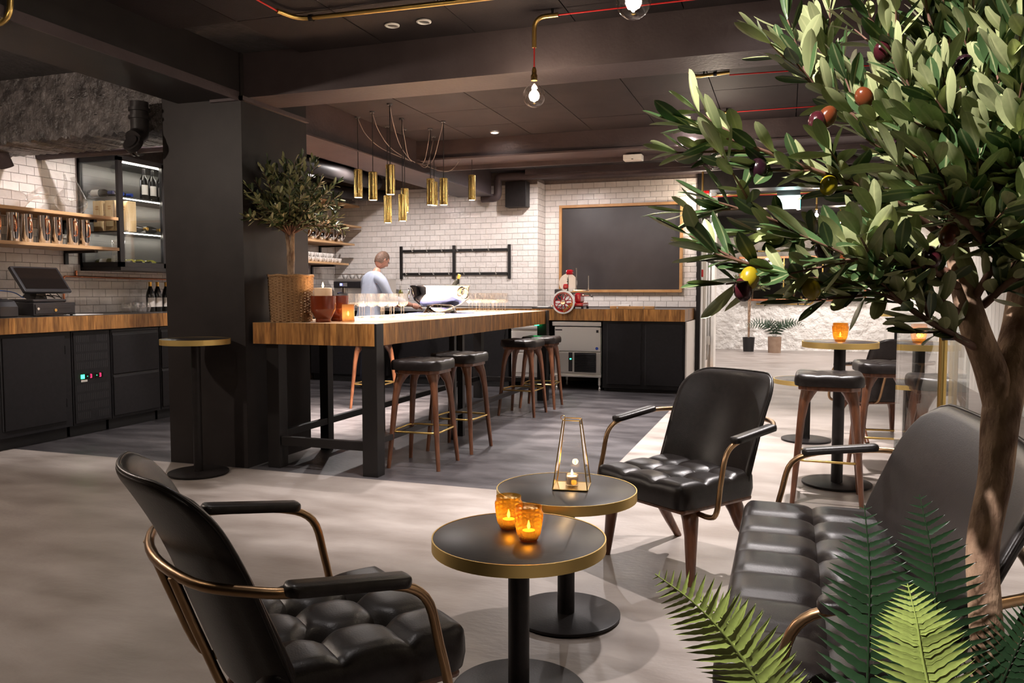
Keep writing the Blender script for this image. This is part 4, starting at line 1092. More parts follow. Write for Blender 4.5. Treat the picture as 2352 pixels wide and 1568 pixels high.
# ------------------------------------------------------------------ brass conduit with red cable and bare bulbs
def bulb_lamp(label, x, y, zc, power, r=.066, ztop=2.82, arm=None, zbr=None, cable=None):
    t = thing('bulb_lamp', label, 'lamp', (x, y, zc), 0, 'bare globe bulb lamps')
    cap0 = r*.92
    prof = [(.0,-r)] + [(r*math.sin(a), -r*math.cos(a)) for a in [math.pi*i/16 for i in range(1, 13)]] + [(.020, cap0+.012), (.0165, cap0+.03)]
    gb_ = B().lathe(prof, 28).o('globe', M['bulb'], t, smooth=180)
    B().tube(bez([(0,0,.05),(.012,0,.01),(.018,.0,-.02),(0,.018,.012),(-.018,0,-.02),(-.012,0,.01),(0,-.012,.045)], 4), .0065, 8).o('filament', M['filament'], gb_)
    B().lathe([(0,cap0+.025),(.019,cap0+.025),(.019,cap0+.055),(.014,cap0+.062),(.014,cap0+.085),(.009,cap0+.10),(0,cap0+.10)], 18).o('socket', M['old_brass'], t, smooth=40)
    zb_ = (zbr - zc) if zbr else (2.70 - zc)
    B().tube([(0,0,cap0+.098),(0,0,zb_)], .0045, 8).o('red_cord', M['red_cable'], t, smooth=70)
    if arm:
        e = V(arm) - V((x,y,zc))
        B().tube(fillet([(0,0,zb_-.01),(0,0,ztop-zc),e], .07, 6), .0135, 12).o('conduit', M['brass'], t, smooth=70)
        B().tube([e*.75 + V((0,0,(ztop-zc)*.25)), V((e.x*.75,e.y*.75,2.857-zc))], .008, 8).o('clip', M['iron'], t)
        if cable:
            B().tube([e] + [V(c) - V((x,y,zc)) for c in cable], .0045, 8).o('red_feed', M['red_cable'], t, smooth=70)
    else:
        B().tube([(0,0,zb_-.01),(0,0,2.855-zc)], .0135, 12).o('conduit', M['brass'], t, smooth=70)
    point((0,0,0), power, WARM, .035, t)
    return t
bulb_lamp('bare globe bulb on a red cord in the middle of the picture', -1.397, 4.488, 2.378, 1.8, arm=(-1.255,4.492,2.82), zbr=2.66, cable=[(-.53,4.495,2.82),(2.2,4.5,2.82)])
bulb_lamp('bare globe bulb cut off by the top edge of the picture', -.571, 3.106, 2.352, 1.8, zbr=2.7)
bulb_lamp('bare globe bulb hanging behind the olive leaves beyond the beam', -.615, 7.36, 2.40, 5, arm=(-.49,7.36,2.82), zbr=2.68, cable=[(.3,7.36,2.82),(2.2,7.36,2.82)])
bulb_lamp('small bare globe bulb at the end of the tiled wall', -1.045, 10.7, 2.36, 4, r=.062, zbr=2.55)
for (x,y,lab) in ((.42,13.2,'bare globe bulb in the far room, right of the exit sign'),(-.5,15.6,'bare globe bulb deep in the far room, left'),(.9,15.6,'bare globe bulb deep in the far room, right')):
    bulb_lamp(lab, x, y, 2.42, 8, zbr=2.6)
for (x,y,lab) in ((-2.6,1.2,'added unseen globe bulb above the near seats, left of the camera'),(-.2,.6,'added unseen globe bulb above the camera'),(1.5,2.6,'bare globe bulb behind the olive tree'),(-4.9,2.6,'added unseen globe bulb over the near left corner')):  # unseen bulbs put in as fill; the one behind the tree is real
    bulb_lamp(lab, x, y, 2.42, 42 if x < -4 else 2.0, zbr=2.6)  # added corner bulb is stronger, to lift the rough beam and left wall
pipe('brass_conduit', 'long brass conduit bending under the near ceiling boards', [(-2.737,3.93,2.825),(-2.70,4.09,2.825),(-1.60,4.128,2.825),(-.6,4.15,2.825)], .0135, M['brass'], .09, clips=((-2.62,4.093,2.825),))
tag(B().tube([(-2.735,1.2,2.83),(-2.737,3.94,2.825)], .005, 8).o('red_cable', M['red_cable'], smooth=70), 'red cable entering the brass conduit at the top of the picture', 'cable')
pipe('brass_conduit', 'brass conduit elbow on the beam in the top left corner', [(-3.565,2.98,2.86),(-3.565,2.95,2.545),(-4.4,2.90,2.535)], .0145, M['brass'], .08, clips=())
pipe('brass_conduit', 'short brass conduit elbow near the olive leaves', [(-.70,5.92,2.83),(-.66,6.10,2.825),(-.42,6.13,2.8445)], .0125, M['brass'], .05, clips=((-.52,6.115,2.838),), hang=((-.60,6.11,2.825),))
tag(B().tube([(-.42,6.13,2.825),(.6,6.2,2.825),(2.2,6.3,2.825)], .005, 8).o('red_cable', M['red_cable'], smooth=70), 'red cable running right from the short conduit elbow', 'cable')
tag(B().tube([(-.72,5.2,2.80),(-.70,5.92,2.83)], .005, 8).o('red_cable', M['red_cable'], smooth=70), 'short red cable left of the conduit elbow', 'cable')

# ------------------------------------------------------------------ ceiling spots and devices
def downlight(label, x, y, power, lit=True, z=2.856, size=80, target=None, col=NEUT, glow=True):
    t = thing('ceiling_spot', label, 'ceiling spot', (x, y, z), 0, 'recessed ceiling spots')
    B().lathe([(.030,0),(.045,0),(.045,-.006),(.036,-.010),(.030,-.004),(.030,0)], 24).o('ring', M['white_plastic'] if lit else M['steel'], t, smooth=40)
    B().lathe([(0,-.002),(.0295,-.002),(.0295,-.0005),(0,-.0005)], 20).o('lens', M['spotglow'] if glow else M['grey_metal'], t)
    if power: spot((0,0,-.014), power, size, .5, col, .025, target=V(target)-V((x,y,z)) if target else None, parent=t)
    return t
downlight('lit ceiling spot left of centre before the far beam', -2.81, 7.69, 130)
downlight('lit ceiling spot beyond the far beam', -2.85, 9.62, 28, size=172)
downlight('left of the paired lit ceiling spots near the olive leaves', -.904, 7.60, 90)
downlight('right of the paired lit ceiling spots near the olive leaves', -.893, 7.83, 90)
downlight('small unlit-looking ceiling spot, left of two on the near boards', -2.28, 4.44, 40, lit=True, glow=False, size=54)
downlight('small unlit-looking ceiling spot, right of two on the near boards', -2.07, 4.44, 40, lit=True, glow=False, size=54)
downlight('ceiling spot hidden behind the wide beam, over the near stools', -2.75, 5.5, 45)
downlight('added ceiling spot hidden behind the wide beam, over the passage', .2, 5.6, 160, size=100)  # extra spot put in to brighten the passage floor
downlight('added unseen ceiling spot over the near armchair', -1.6, 2.2, 9, size=110)  # no fixture known here; added to fill the near seats
downlight('ceiling spot over the armchair by the sofa', -.15, 4.42, 66, size=96)
downlight('added unseen ceiling spot left of the camera turned to the olive tree', -.95, .15, 150, size=58, target=(.22, 1.30, 1.32))  # made-up spot out of view, added to light the olive leaves and ferns
downlight('added unseen ceiling spot over the near left floor', -3.0, 2.9, 5, size=110)  # added out of view, lifts the near left floor a little
downlight('added fill spot above the till', -4.8, 5.45, 52, size=172, z=2.893)  # invented spot, added to light the tiles behind the till
downlight('added fill spot above the back corner shelves', -5.0, 8.9, 38, size=172)  # wide helper light added for the corner tiles
downlight('added fill spot above the chalkboard', -1.9, 9.3, 26, size=172)  # helper light added to brighten the recessed tile wall
for k,(x,y) in enumerate(((-.9,12.4),(.9,12.4),(-1.6,16.3),(0.2,16.6),(1.4,16.3))):
    downlight(['left ceiling spot just inside the far room','right ceiling spot just inside the far room','left ceiling spot on the far wall','middle ceiling spot on the far wall','right ceiling spot on the far wall'][k], x, y, 50, size=130, z=2.846)
eb = thing('emergency_light', 'white box emergency light under the far beam', 'light', (-1.49, 8.17, 2.60))
B().bb(-.095,.095,-.06,.06,-.025,.032).o('housing', M['white_plastic'], eb, bevel=.006)
B().bb(-.010,.010,-.061,-.0595,-.020,-.012).o('lens', M['grey_metal'], eb)
B().cyl((0,0,.032), .012, .017, 10).o('mount', M['beam'], eb)
sd = thing('smoke_detector', 'white smoke detector on the ceiling before the tiled wall', 'detector', (-1.20, 9.55, 2.77))
B().lathe([(0,.05),(.055,.05),(.055,.034),(.050,.026),(.052,.012),(.030,-.008),(0,-.018)], 24).o('housing', M['white_plastic'], sd, smooth=40)
B().cyl((0,0,.05), .065, .036, 20).o('base', M['black'], sd, smooth=40)
# ------------------------------------------------------------------ leaves
def leaf_geo(l=1.0, w=.32, fold=.10, bend=.10):
    st = [0, .10, .25, .45, .65, .82, .94, 1.0]; ww = [.07, .32, .68, .95, 1.0, .80, .42, .0]
    vs = []; fs = []
    for t, k in zip(st, ww):
        y = l*t; z = -bend*l*(t-.3)**2
        vs += [(-w/2*k*l, y, z + fold*w*k*l), (0, y, z), (w/2*k*l, y, z + fold*w*k*l)]
    for i in range(len(st)-1):
        a = 3*i
        fs += [(a, a+1, a+4, a+3), (a+1, a+2, a+5, a+4)]
    return B().add(vs, [tuple(f) for f in fs])
LEAF = leaf_geo()
LEAF2 = leaf_geo(w=.30, fold=.22, bend=-.22)
def leaf_frame(p, d, up):
    d = d.normalized(); x = d.cross(up)
    if x.length < 1e-4: x = d.orthogonal()
    x.normalize(); z = x.cross(d)
    return Matrix(((x.x, d.x, z.x, p.x), (x.y, d.y, z.y, p.y), (x.z, d.z, z.z, p.z), (0, 0, 0, 1)))
def leaves_on(path, r, spacing, size, start=.2, spread=50, jit=25):
    """opposite leaf pairs along a polyline -> list of matrices"""
    out = []; P = [V(p) for p in path]
    seg = [(P[i+1]-P[i]).length for i in range(len(P)-1)]; tot = sum(seg); s = tot*start; k = 0
    ang = r.uniform(0, 6.28)
    while s < tot:
        a = s; i = 0
        while i < len(seg)-1 and a > seg[i]: a -= seg[i]; i += 1
        d = (P[i+1]-P[i]).normalized(); p = P[i] + d*a
        o1 = d.orthogonal().normalized()
        for q in (0, math.pi):
            aa = ang + q + R(r.uniform(-jit, jit))
            side = Matrix.Rotation(aa, 3, d) @ o1
            sp = R(spread + r.uniform(-18, 18))
            ld = d*math.cos(sp) + side*math.sin(sp) + V((0,0,.10))
            up = V((r.uniform(-.8,.8), r.uniform(-.8,.8), 1)) - ld*.2
            if r.random() < .38: up = -up
            out.append((leaf_frame(p, ld, up), size*r.uniform(.75, 1.15)))
        ang += R(85 + r.uniform(-25, 25)); s += spacing*r.uniform(.7, 1.3); k += 1
    d = (P[-1]-P[-2])
    for q in range(2):
        out.append((leaf_frame(P[-1], d.normalized() + V((r.uniform(-.3,.3), r.uniform(-.3,.3), r.uniform(-.2,.3))), V((r.uniform(-.5,.5), r.uniform(-.5,.5), 1))), size*r.uniform(.8, 1.1)))
    return out
def rib_attr(me):
    a = me.attributes.new('rib', 'FLOAT', 'POINT')
    a.data.foreach_set('value', [1.0 if i % 3 == 1 else 0.0 for i in range(len(me.vertices))])
    return me
def put_leaves(parent, ms, material, nparts, key, origin=V((0,0,0))):
    me = [rib_attr(LEAF.mesh('leaf', material, 180)), rib_attr(LEAF2.mesh('leaf', material, 180))]
    ms = sorted(ms, key=lambda m: key(m[0].to_translation()))
    rest = B()
    for i, (m, s) in enumerate(ms):
        m = Matrix.Translation(-origin) @ m @ Matrix.Scale(s, 4)
        if i < nparts:
            o = bpy.data.objects.new('leaf', me[i % 2]); C.objects.link(o); o.parent = parent; o.matrix_local = m
        else:
            g = LEAF if i % 2 else LEAF2
            rest.add([m @ V(p) for p in g.v], g.f)
    if rest.v:
        o = rest.o('foliage', material, parent, smooth=180); o['kind'] = 'stuff'; rib_attr(o.data)

def topiary(name, label, base, trunk_h, crown_r, crown_h, r, nb, size, spacing, potf, mats, nparts, bound=None, trunk_r=.016, flat=.35):
    t = thing(name, label, 'potted tree', base)
    zt = potf(t)
    top = zt + trunk_h
    for k, dx in enumerate((-.012, .012)):
        B().tube(bez([(dx*.3, 0, zt-.05), (dx, .006, zt+trunk_h*.5), (dx*2.2, 0, top), (dx*5, .01, top+.10)], 5), [trunk_r]*6+[trunk_r*.8]*6+[trunk_r*.55]*4, 8).o('trunk', M['bark'], t, smooth=70)
    ms = []
    for k in range(nb):
        u = (k+.5)/nb; th = k*2.39996 + r.uniform(-.2,.2); el = -.25 + 1.25*u
        rad = crown_r*math.sqrt(max(.08, 1-(max(el,0))**2*.92))*r.uniform(.72, 1.05)
        tip = V((rad*math.cos(th), rad*math.sin(th), top + crown_h*(flat + (1-flat)*el)*r.uniform(.85,1.05)))
        mid = V((tip.x*.45, tip.y*.45, top + (tip.z-top)*.35 + .03))
        path = bez([(0,0,top-.03), mid, tip], 4)
        B().tube(path, [.006-.0045*i/(len(path)-1) for i in range(len(path))], 5).o('branch', M['twig'], t, smooth=70)
        L_ = leaves_on(path, r, spacing, size, .25)
        for q in range(3):
            i = r.randint(2, len(path)-2); p0 = path[i]
            d = (path[i]-path[i-1]).normalized() + V((r.uniform(-.8,.8), r.uniform(-.8,.8), r.uniform(-.3,.9)))
            L_ += leaves_on([p0, p0+d.normalized()*crown_r*r.uniform(.2,.38)], r, spacing, size, .2)
        ms += L_
    if bound: ms = [m for m in ms if bound(m[0].to_translation() + V(base))]
    put_leaves(t, ms, mats, nparts, lambda p: p.y - .3*p.x)
    return t

# ------------------------------------------------------------------ olive tree in the basket
def basket_pot(t):
    vs = []; fs = []; n, rows = 96, 34
    for j in range(rows+1):
        z = .33*j/rows; R0 = .146 + .012*(j/rows)
        for i in range(n):
            a = 2*math.pi*i/n
            bump_ = .0075*(1 if (j + i//3) % 2 else -1)*math.sin((i % 3 + .5)*math.pi/3) + rnd.uniform(-.002,.002)
            vs.append(((R0+bump_)*math.cos(a), (R0+bump_)*math.sin(a), z))
    for j in range(rows):
        for i in range(n):
            k = (i+1) % n
            fs.append((j*n+i, j*n+k, (j+1)*n+k, (j+1)*n+i))
    fs.append(tuple(range(n-1,-1,-1)))
    B().add(vs, fs).o('basket', M['basket'], t, smooth=60)
    B().tube([(.158*math.cos(a), .158*math.sin(a), .33+.003*math.sin(7*a)) for a in [2*math.pi*i/48 for i in range(48)]], .009, 7, closed=True).o('rim', M['basket'], t, smooth=80)
    B().lathe([(0,.27),(.15,.268)], 24).o('soil', M['soil'], t)
    return .28
r1 = random.Random(11)
topiary('potted_olive', 'olive tree in a woven seagrass basket on the near end of the oak table', (-3.395, 4.985, 1.0357), .37, .37, .52, r1, 46, .062, .028, basket_pot, M['leaf_small'], 300, bound=lambda p: p.x > -3.57 or p.y < 4.70, trunk_r=.019, flat=.22)

# ------------------------------------------------------------------ candles and glasses on the oak table
ZT = 1.0357
def candle_flame(parent, z, s=1.0, power=1.2, col=(1, .62, .30)):
    B().lathe([(0,0),(.004*s,.004*s),(.0065*s,.012*s),(.004*s,.024*s),(0,.036*s)], 10, (0,0,z)).o('flame', M['flame'], parent, smooth=180)
    point((0,0,z+.015), power, col, .012, parent)
def pot(label, loc, lit, power):
    t = thing('candle_pot', label, 'candle', loc)
    B().lathe([(0,0),(.052,0),(.054,.004),(.054,.022),(.060,.030),(.089,.088),(.090,.094),(.090,.186),(.086,.186),(.085,.10),(.05,.04),(0,.035)], 40).o('pot', M['terracotta'], t, smooth=30)
    if lit:
        B().lathe([(0,.10),(.062,.10),(.064,.240),(.058,.243),(.03,.236),(0,.236)], 32).o('candle', M['wax'], t, smooth=40)
        B().tube([(0,0,.236),(.001,0,.252)], .0015, 6).o('wick', M['iron'], t)
        candle_flame(t, .243, 1.15, power)
    return t
pot('rust-red glazed pot with a burning pillar candle beside the basket', (-3.125, 4.98, ZT), True, .5)
pot('second rust-red glazed pot, half hidden behind the one with the candle', (-3.150, 5.20, ZT), False, .2)
mg = thing('votive_glass', 'smoky mercury glass votive with a glowing tealight on the oak table', 'candle', (-3.005, 5.12, ZT))
B().lathe([(0,0),(.044,0),(.0455,.004),(.0455,.124),(.0435,.124),(.0435,.008),(0,.007)], 32).o('glass', M['smoke'], mg, smooth=40)
B().lathe([(0,.008),(.02,.008),(.02,.022),(0,.022)], 20).o('tealight', M['wax'], mg)
candle_flame(mg, .04, 1.0, .18)
def wineglass(h=.20, br=.040, name='wine_glass'):
    t = thing(name, 'wine glass in the cluster nearest the candles on the oak table', 'glass', (0,0,0), 0, 'wine glasses nearest the candles')
    B().lathe([(0,.002),(.034,0),(.034,.0015),(.006,.006),(.0035,.015),(.0035,h*.44),(.007,h*.46),(0,h*.46)], 20).o('stem', M['wineglass'], t, smooth=60)
    B().lathe([(0,h*.455),(br*.5,h*.475),(br*.92,h*.57),(br,h*.68),(br*.93,h*.85),(br*.80,h)], 24).o('bowl', M['wineglass'], t, smooth=180)
    return t
r2 = random.Random(3)
wg = wineglass(); first = True
for i in range(5):
    for j in range(4):
        if (i, j) in ((4, 0),): continue
        p = (-3.40 + .093*j + .02*(i % 2) + r2.uniform(-.008,.008) , 5.86 + .095*i + r2.uniform(-.008,.008), ZT)
        if first: wg.location = p; first = False
        else: clone(wg, p)
wg2 = clone(wg, (-3.28, 8.15, ZT), label='wine glass in the far cluster beside the silver bowl on the oak table', group='wine glasses beside the silver bowl')
for i in range(5):
    for j in range(4):
        if i == 0 and j == 0: continue
        clone(wg2, (-3.28 + .092*j + r2.uniform(-.008,.008), 8.15 + .10*i + r2.uniform(-.008,.008), ZT))
# silver bowl
bo = thing('champagne_bowl', 'large polished silver champagne bowl with ring handles on the oak table', 'bowl', (-3.30, 7.42, ZT+.004))
B().lathe([(.155,0),(.175,.0),(.172,.006),(.135,.055),(.15,.062),(.21,.085),(.262,.13),(.288,.19),(.297,.255),(.308,.272),(.303,.275),(.290,.258),(.280,.19),(.252,.135),(.20,.09),(0,.07)], 56).o('bowl', M['chrome'], bo, smooth=50)
for a0 in (R(205), R(-15)):
    c = V((.30*math.cos(a0), .30*math.sin(a0), .20)); tn = V((-math.sin(a0), math.cos(a0), 0)); on = V((math.cos(a0), math.sin(a0), 0))
    B().tube([c + tn*(.055*math.cos(q)) + on*(.012) + V((0,0,.05*math.sin(q)-.01)) for q in [2*math.pi*i/20 for i in range(20)]], .008, 8, closed=True).o('handle', M['chrome'], bo, smooth=80)
bb_ = bottle('champagne bottle with gold neck leaning in the silver bowl', M['gold_foil'], M['bottle'], 'sparkling', name='champagne_bottle'); bb_.location = (-3.20, 7.44, ZT+.105); bb_.rotation_euler = (R(4), R(22), 0)
tag(B().box((-3.27, 7.40, ZT+.0018), (.62, .50, .003), (0,0,R(12))).o('tray_cloth', M['napkin']), 'dark blue napkin spread under the silver bowl', 'napkin')
for k in range(6):
    o = B().tube([(-.07,0,0),(.07,0,0)], .014, 8, sq=(1.2, .8)).o('napkin_roll', M['paper'], smooth=60, loc=(-3.02 + .006*k, 6.38 + .062*k, ZT+.0125), rot=(0,0,R(-20)))
    tag(o, 'rolled white napkin beside the near wine glasses, %s in the row from the camera' % ORD[k], 'napkin', 'rolled white napkins')
tag(B().box((-2.92, 7.72, ZT+.002), (.26,.20,.004), (0,0,R(8))).o('paper_napkin', M['paper']), 'white paper napkin right of the silver bowl', 'napkin')

# ------------------------------------------------------------------ amber glasses and lantern
def amber(label, loc, s=1.0):
    t = thing('candle_glass', label, 'candle', loc)
    n, rows = 34, 15; vs = []; fs = []
    def rad(z): return (.0285 + .0125*min(1, z/.075) + .0015*math.sin(z*40))*s
    for j in range(rows+1):
        z = .006 + .098*s*j/rows
        for i in range(n):
            a = 2*math.pi*(i + (.5 if j % 2 else 0))/n
            rr_ = rad(z/s) + (.0034 if i % 2 == 0 else 0)*(1 if 1 < j < rows-2 else 0)
            vs.append((rr_*math.cos(a), rr_*math.sin(a), z))
    for j in range(rows):
        for i in range(n):
            k = (i+1) % n; fs.append((j*n+i, j*n+k, (j+1)*n+k, (j+1)*n+i))
    B().add(vs, fs).o('glass', M['amber'], t, smooth=8)
    B().lathe([(0,0),(.026*s,0),(.030*s,.006),(.026*s,.012),(0,.012)], 28).o('glass_foot', M['amber'], t, smooth=40)
    B().lathe([(0,.013),(.019,.013),(.019,.030),(0,.030)], 20).o('tealight', M['wax'], t)
    candle_flame(t, .032, .8, .12)
    return t
amber('faceted amber candle glass, behind and left on the front low table', (-.819, 2.366, .501))
amber('faceted amber candle glass, in front and right on the front low table', (-.722, 2.271, .501))
amber('faceted amber candle glass on the tall round table among the bar stools', (.338, 5.57, .931), 1.15)
la = thing('lantern', 'tapered glass lantern with brass edges and a tealight on the rear low table', 'lantern', (-.765, 2.955, .501), R(8))
bx_, tx_, h_ = .066, .032, .262
bc = [(-bx_,-bx_,.003),(bx_,-bx_,.003),(bx_,bx_,.003),(-bx_,bx_,.003)]; tc_ = [(-tx_,-tx_,h_),(tx_,-tx_,h_),(tx_,tx_,h_),(-tx_,tx_,h_)]
for k in range(4):
    n = (k+1) % 4
    B().tube([bc[k], tc_[k]], .0024, 6).o('edge', M['brass'], la, smooth=60)
    B().tube([bc[k], bc[n]], .0024, 6).o('base_edge', M['brass'], la, smooth=60)
    B().tube([tc_[k], tc_[n]], .002, 6).o('top_edge', M['brass'], la, smooth=60)
    B().add([bc[k], bc[n], tc_[n], tc_[k]], [(0,1,2,3)]).o('pane', M['glass'], la)
B().bb(-bx_,bx_,-bx_,bx_,.001,.004).o('floor_plate', M['brass'], la)
B().tube([(-tx_-.004+.008*math.cos(a), 0, h_+.006+.008*math.sin(a)) for a in [2*math.pi*i/14 for i in range(14)]], .0012, 5, closed=True).o('loop', M['brass'], la)
B().lathe([(0,.004),(.024,.004),(.025,.008),(.025,.05),(.023,.05),(.023,.012),(0,.011)], 24).o('tealight_glass', M['wineglass'], la, smooth=50)
B().lathe([(0,.012),(.0195,.012),(.0195,.042),(0,.042)], 20).o('tealight', M['wax'], la)
lf = thing('lantern_candle', 'tiny burning flame inside the glass lantern', 'flame', (-.765, 2.955, .545)); candle_flame(lf, 0, .7, .10)

# ------------------------------------------------------------------ espresso machine and bottles on the steel counter
em = thing('espresso_machine', 'stainless espresso machine with blue light behind the barman', 'coffee machine', (-5.69, 10.15, 1.0355))
B().bb(-.38,.38,-.20,.25,.06,.40).o('body', M['steel'], em, bevel=.015)
B().bb(-.36,.36,-.235,-.20,.27,.36).o('control_band', M['plastic'], em, bevel=.008)
for x in (-.26, .10): B().bb(x, x+.12, -.24, -.235, .29, .34).o('button_pad', M['steel'], em)
B().bb(-.25,-.22,-.243,-.240,.305,.33).o('blue_light', M['blue_led'], em)
for x in (-.18, .18):
    g = B().cyl((x, -.26, .20), .04, .07, 18).o('group_head', M['chrome'], em, smooth=40)
    B().tube([(x,-.27,.205),(x,-.42,.19)], [.014,.011], 8).o('portafilter_handle', M['plastic'], g, smooth=60)
B().bb(-.36,.36,-.36,-.10,.0,.06).o('drip_tray', M['steel'], em, bevel=.006)
B().tube(fillet([(-.37,-.19,.40),(-.37,-.19,.46),(.37,-.19,.46),(.37,-.19,.40)], .02, 4), .006, 8).o('cup_rail', M['chrome'], em, smooth=70)
B().tube(bez([(.33,-.22,.27),(.36,-.27,.20),(.34,-.28,.09)], 4), .006, 6).o('steam_wand', M['chrome'], em, smooth=70)
for k in range(6): clone(cu, (-5.98 + .115*k, 10.12, 1.4375), R(90), 'white coffee cup on the espresso machine, %s from the left' % ORD[k], 'cups on the espresso machine')
w1 = bottle('water bottle with blue cap on the steel counter, left of two', M['blue_foil'], M['label'], name='water_bottle', lab=False); w1.location = (-5.255, 9.85, 1.0357)
clone(w1, (-5.165, 9.85, 1.0357), 0, 'water bottle with blue cap on the steel counter, right of two')
gbt = bottle('green bottle standing on the steel counter beside the barman\'s hand', M['steel'], M['olive_bottle'], name='green_bottle'); gbt.location = (-5.03, 9.98, 1.0357)

# ------------------------------------------------------------------ barman
pe = thing('person', 'person in a light blue shirt bending over the counter behind the oak table', 'person', (-5.12, 9.22, 0), R(-28))
def skinned(name, mt, parent, verts, edges, radii, root, sub=2):
    me = bpy.data.meshes.new(name); me.from_pydata(verts, edges, []); me.materials.append(mt)
    o = put(name, me, None)
    md = o.modifiers.new('skin', 'SKIN'); md.use_smooth_shade = True
    for i, rv in enumerate(radii):
        sv = me.skin_vertices[0].data[i]; sv.radius = rv if isinstance(rv, tuple) else (rv, rv); sv.use_root = (i == root)
    s_ = o.modifiers.new('sub', 'SUBSURF'); s_.levels = sub; s_.render_levels = sub
    bpy.context.view_layer.update()
    ev = o.evaluated_get(bpy.context.evaluated_depsgraph_get())
    nm = bpy.data.meshes.new_from_object(ev); bpy.data.objects.remove(o)
    nm.name = name
    return nm
hands = []
# torso leaning forward, right hand on the counter
VB = [(0,0,.96),(0,.03,1.12),(0,.07,1.28),(0,.10,1.42),(0,.135,1.50),(0,.165,1.57),
      (.10,.09,1.43),(.19,.09,1.40),(.26,.16,1.18),(.29,.40,1.10),(.295,.49,1.075),
      (-.10,.09,1.43),(-.19,.09,1.40),(-.27,.14,1.17),(-.20,.36,1.12),(-.17,.44,1.09),
      (.09,.0,.90),(.10,.02,.50),(.10,-.02,.09),(-.09,.0,.90),(-.10,.03,.50),(-.10,-.01,.09)]
EB = [(0,1),(1,2),(2,3),(3,4),(4,5),(3,6),(6,7),(7,8),(8,9),(9,10),(3,11),(11,12),(12,13),(13,14),(14,15),(0,16),(16,17),(17,18),(0,19),(19,20),(20,21)]
RB = [(.14,.10),(.135,.095),(.155,.10),(.13,.085),.052,.05,.06,.055,.042,.032,.027,.06,.055,.042,.032,.027,.085,.058,.042,.085,.058,.042]
body_me = skinned('body', M['skin'], pe, VB, EB, RB, 0)
bm = bmesh.new(); bm.from_mesh(body_me)
# head with nose, brow, jaw and ears
hc = V((.0, .225, 1.665))
Rx = Matrix.Rotation(R(-32), 3, 'X')
def headpt(th, ph):
    x = .074*math.sin(th)*math.cos(ph); y = .096*math.sin(th)*math.sin(ph); z = .118*math.cos(th)
    if y > 0 and z < 0: x *= 1 - .25*(-z/.118); y *= 1 - .10*(-z/.118)
    fx = math.exp(-((x/.016)**2)); 
    if y > .05: y += .026*fx*math.exp(-((z+.018)/.024)**2) + .008*math.exp(-((z-.028)/.012)**2) - .010*math.exp(-((abs(x)-.03)/.014)**2)*math.exp(-((z-.008)/.012)**2) + .006*fx*math.exp(-((z+.062)/.012)**2)
    if abs(x) > .066: x *= 1 + .16*math.exp(-((z+.005)/.028)**2)*math.exp(-((y+.005)/.016)**2)
    return Rx @ V((x, y, z)) + hc
n_, m_ = 40, 30
grid = [[bm.verts.new(headpt(math.pi*(j+.02)/(m_+.04), 2*math.pi*i/n_)) for i in range(n_)] for j in range(m_+1)]
for j in range(m_):
    for i in range(n_):
        try: bm.faces.new((grid[j][i], grid[j+1][i], grid[j+1][(i+1)%n_], grid[j][(i+1)%n_]))
        except ValueError: pass
# hands: palm and five fingers each
def add_hand(w, fwd, side, nrm):
    def seg(pts, rs):
        b = B().tube([w + fwd*p[0] + side*p[1] + nrm*p[2] for p in pts], rs, 8)
        vs = [bm.verts.new(p) for p in b.v]
        for f in b.f:
            try: bm.faces.new([vs[i] for i in f])
            except ValueError: pass
    seg([(0,0,0),(.03,0,0),(.065,.0,-.002),(.088,.0,-.006)], [.026,.036,.040,.036])
    for k, (s, l) in enumerate(((-.030,.065),(-.011,.076),(.010,.072),(.029,.056))):
        seg([(.075,s,0),(.085+l*.35,s*1.15,.004),(.085+l*.7,s*1.2,-.008),(.085+l,s*1.2,-.022)], [.0095,.009,.008,.0065])
    seg([(.02,-.030,-.004),(.045,-.052,-.010),(.07,-.060,-.016),(.09,-.058,-.022)], [.012,.011,.0095,.007])
add_hand(V((.295,.49,1.075)), V((.05,.96,-.22)).normalized(), V((1,0,0)), V((0,.2,1)).normalized())
add_hand(V((-.17,.44,1.09)), V((.25,.93,-.2)).normalized(), V((-1,.2,0)).normalized(), V((0,.2,1)).normalized())
bmesh.ops.recalc_face_normals(bm, faces=bm.faces); bm.to_mesh(body_me); bm.free(); body_me.shade_smooth()
put('body', body_me, pe)
sh_v = [(0,-.01,.80), (0,-.005,.90)] + VB[:5] + VB[6:10] + VB[11:15]
sh_e = [(0,1),(1,2),(2,3),(3,4),(4,5),(5,6),(5,7),(7,8),(8,9),(9,10),(5,11),(11,12),(12,13),(13,14)]
sh_r = [(.20,.155),(.195,.15),(.185,.14),(.17,.125),(.182,.122),(.15,.105),.058,.08,.075,.058,.046,.08,.075,.058,.046]
put('shirt', skinned('shirt', M['shirt'], pe, sh_v, sh_e, sh_r, 2), pe)
tr_v = [(0,0,1.0),(0,0,.93)] + VB[16:22]; tr_v[4] = (.10,-.02,.06); tr_v[7] = (-.10,-.01,.06)
put('trousers', skinned('trousers', M['trousers'], pe, tr_v, [(0,1),(1,2),(2,3),(3,4),(1,5),(5,6),(6,7)], [(.155,.115),(.16,.12),.105,.073,.06,.105,.073,.06], 0), pe)
for sx in (-1, 1):
    B().sphere((sx*.10, .05, .045), 1, 16, 10, (.05, .14, .045)).o('shoe', M['iron'], pe, smooth=180)
hb = B(); n_, m_ = 28, 12; vs = []; fs = []
for j in range(m_+1):
    for i in range(n_):
        ph = 2*math.pi*i/n_; lim = 1.12 if math.sin(ph) > .35 else (1.55 if math.sin(ph) > -.1 else 2.15)
        p = headpt(lim*j/m_ + .001, ph) - hc; vs.append(p*1.055 + hc)
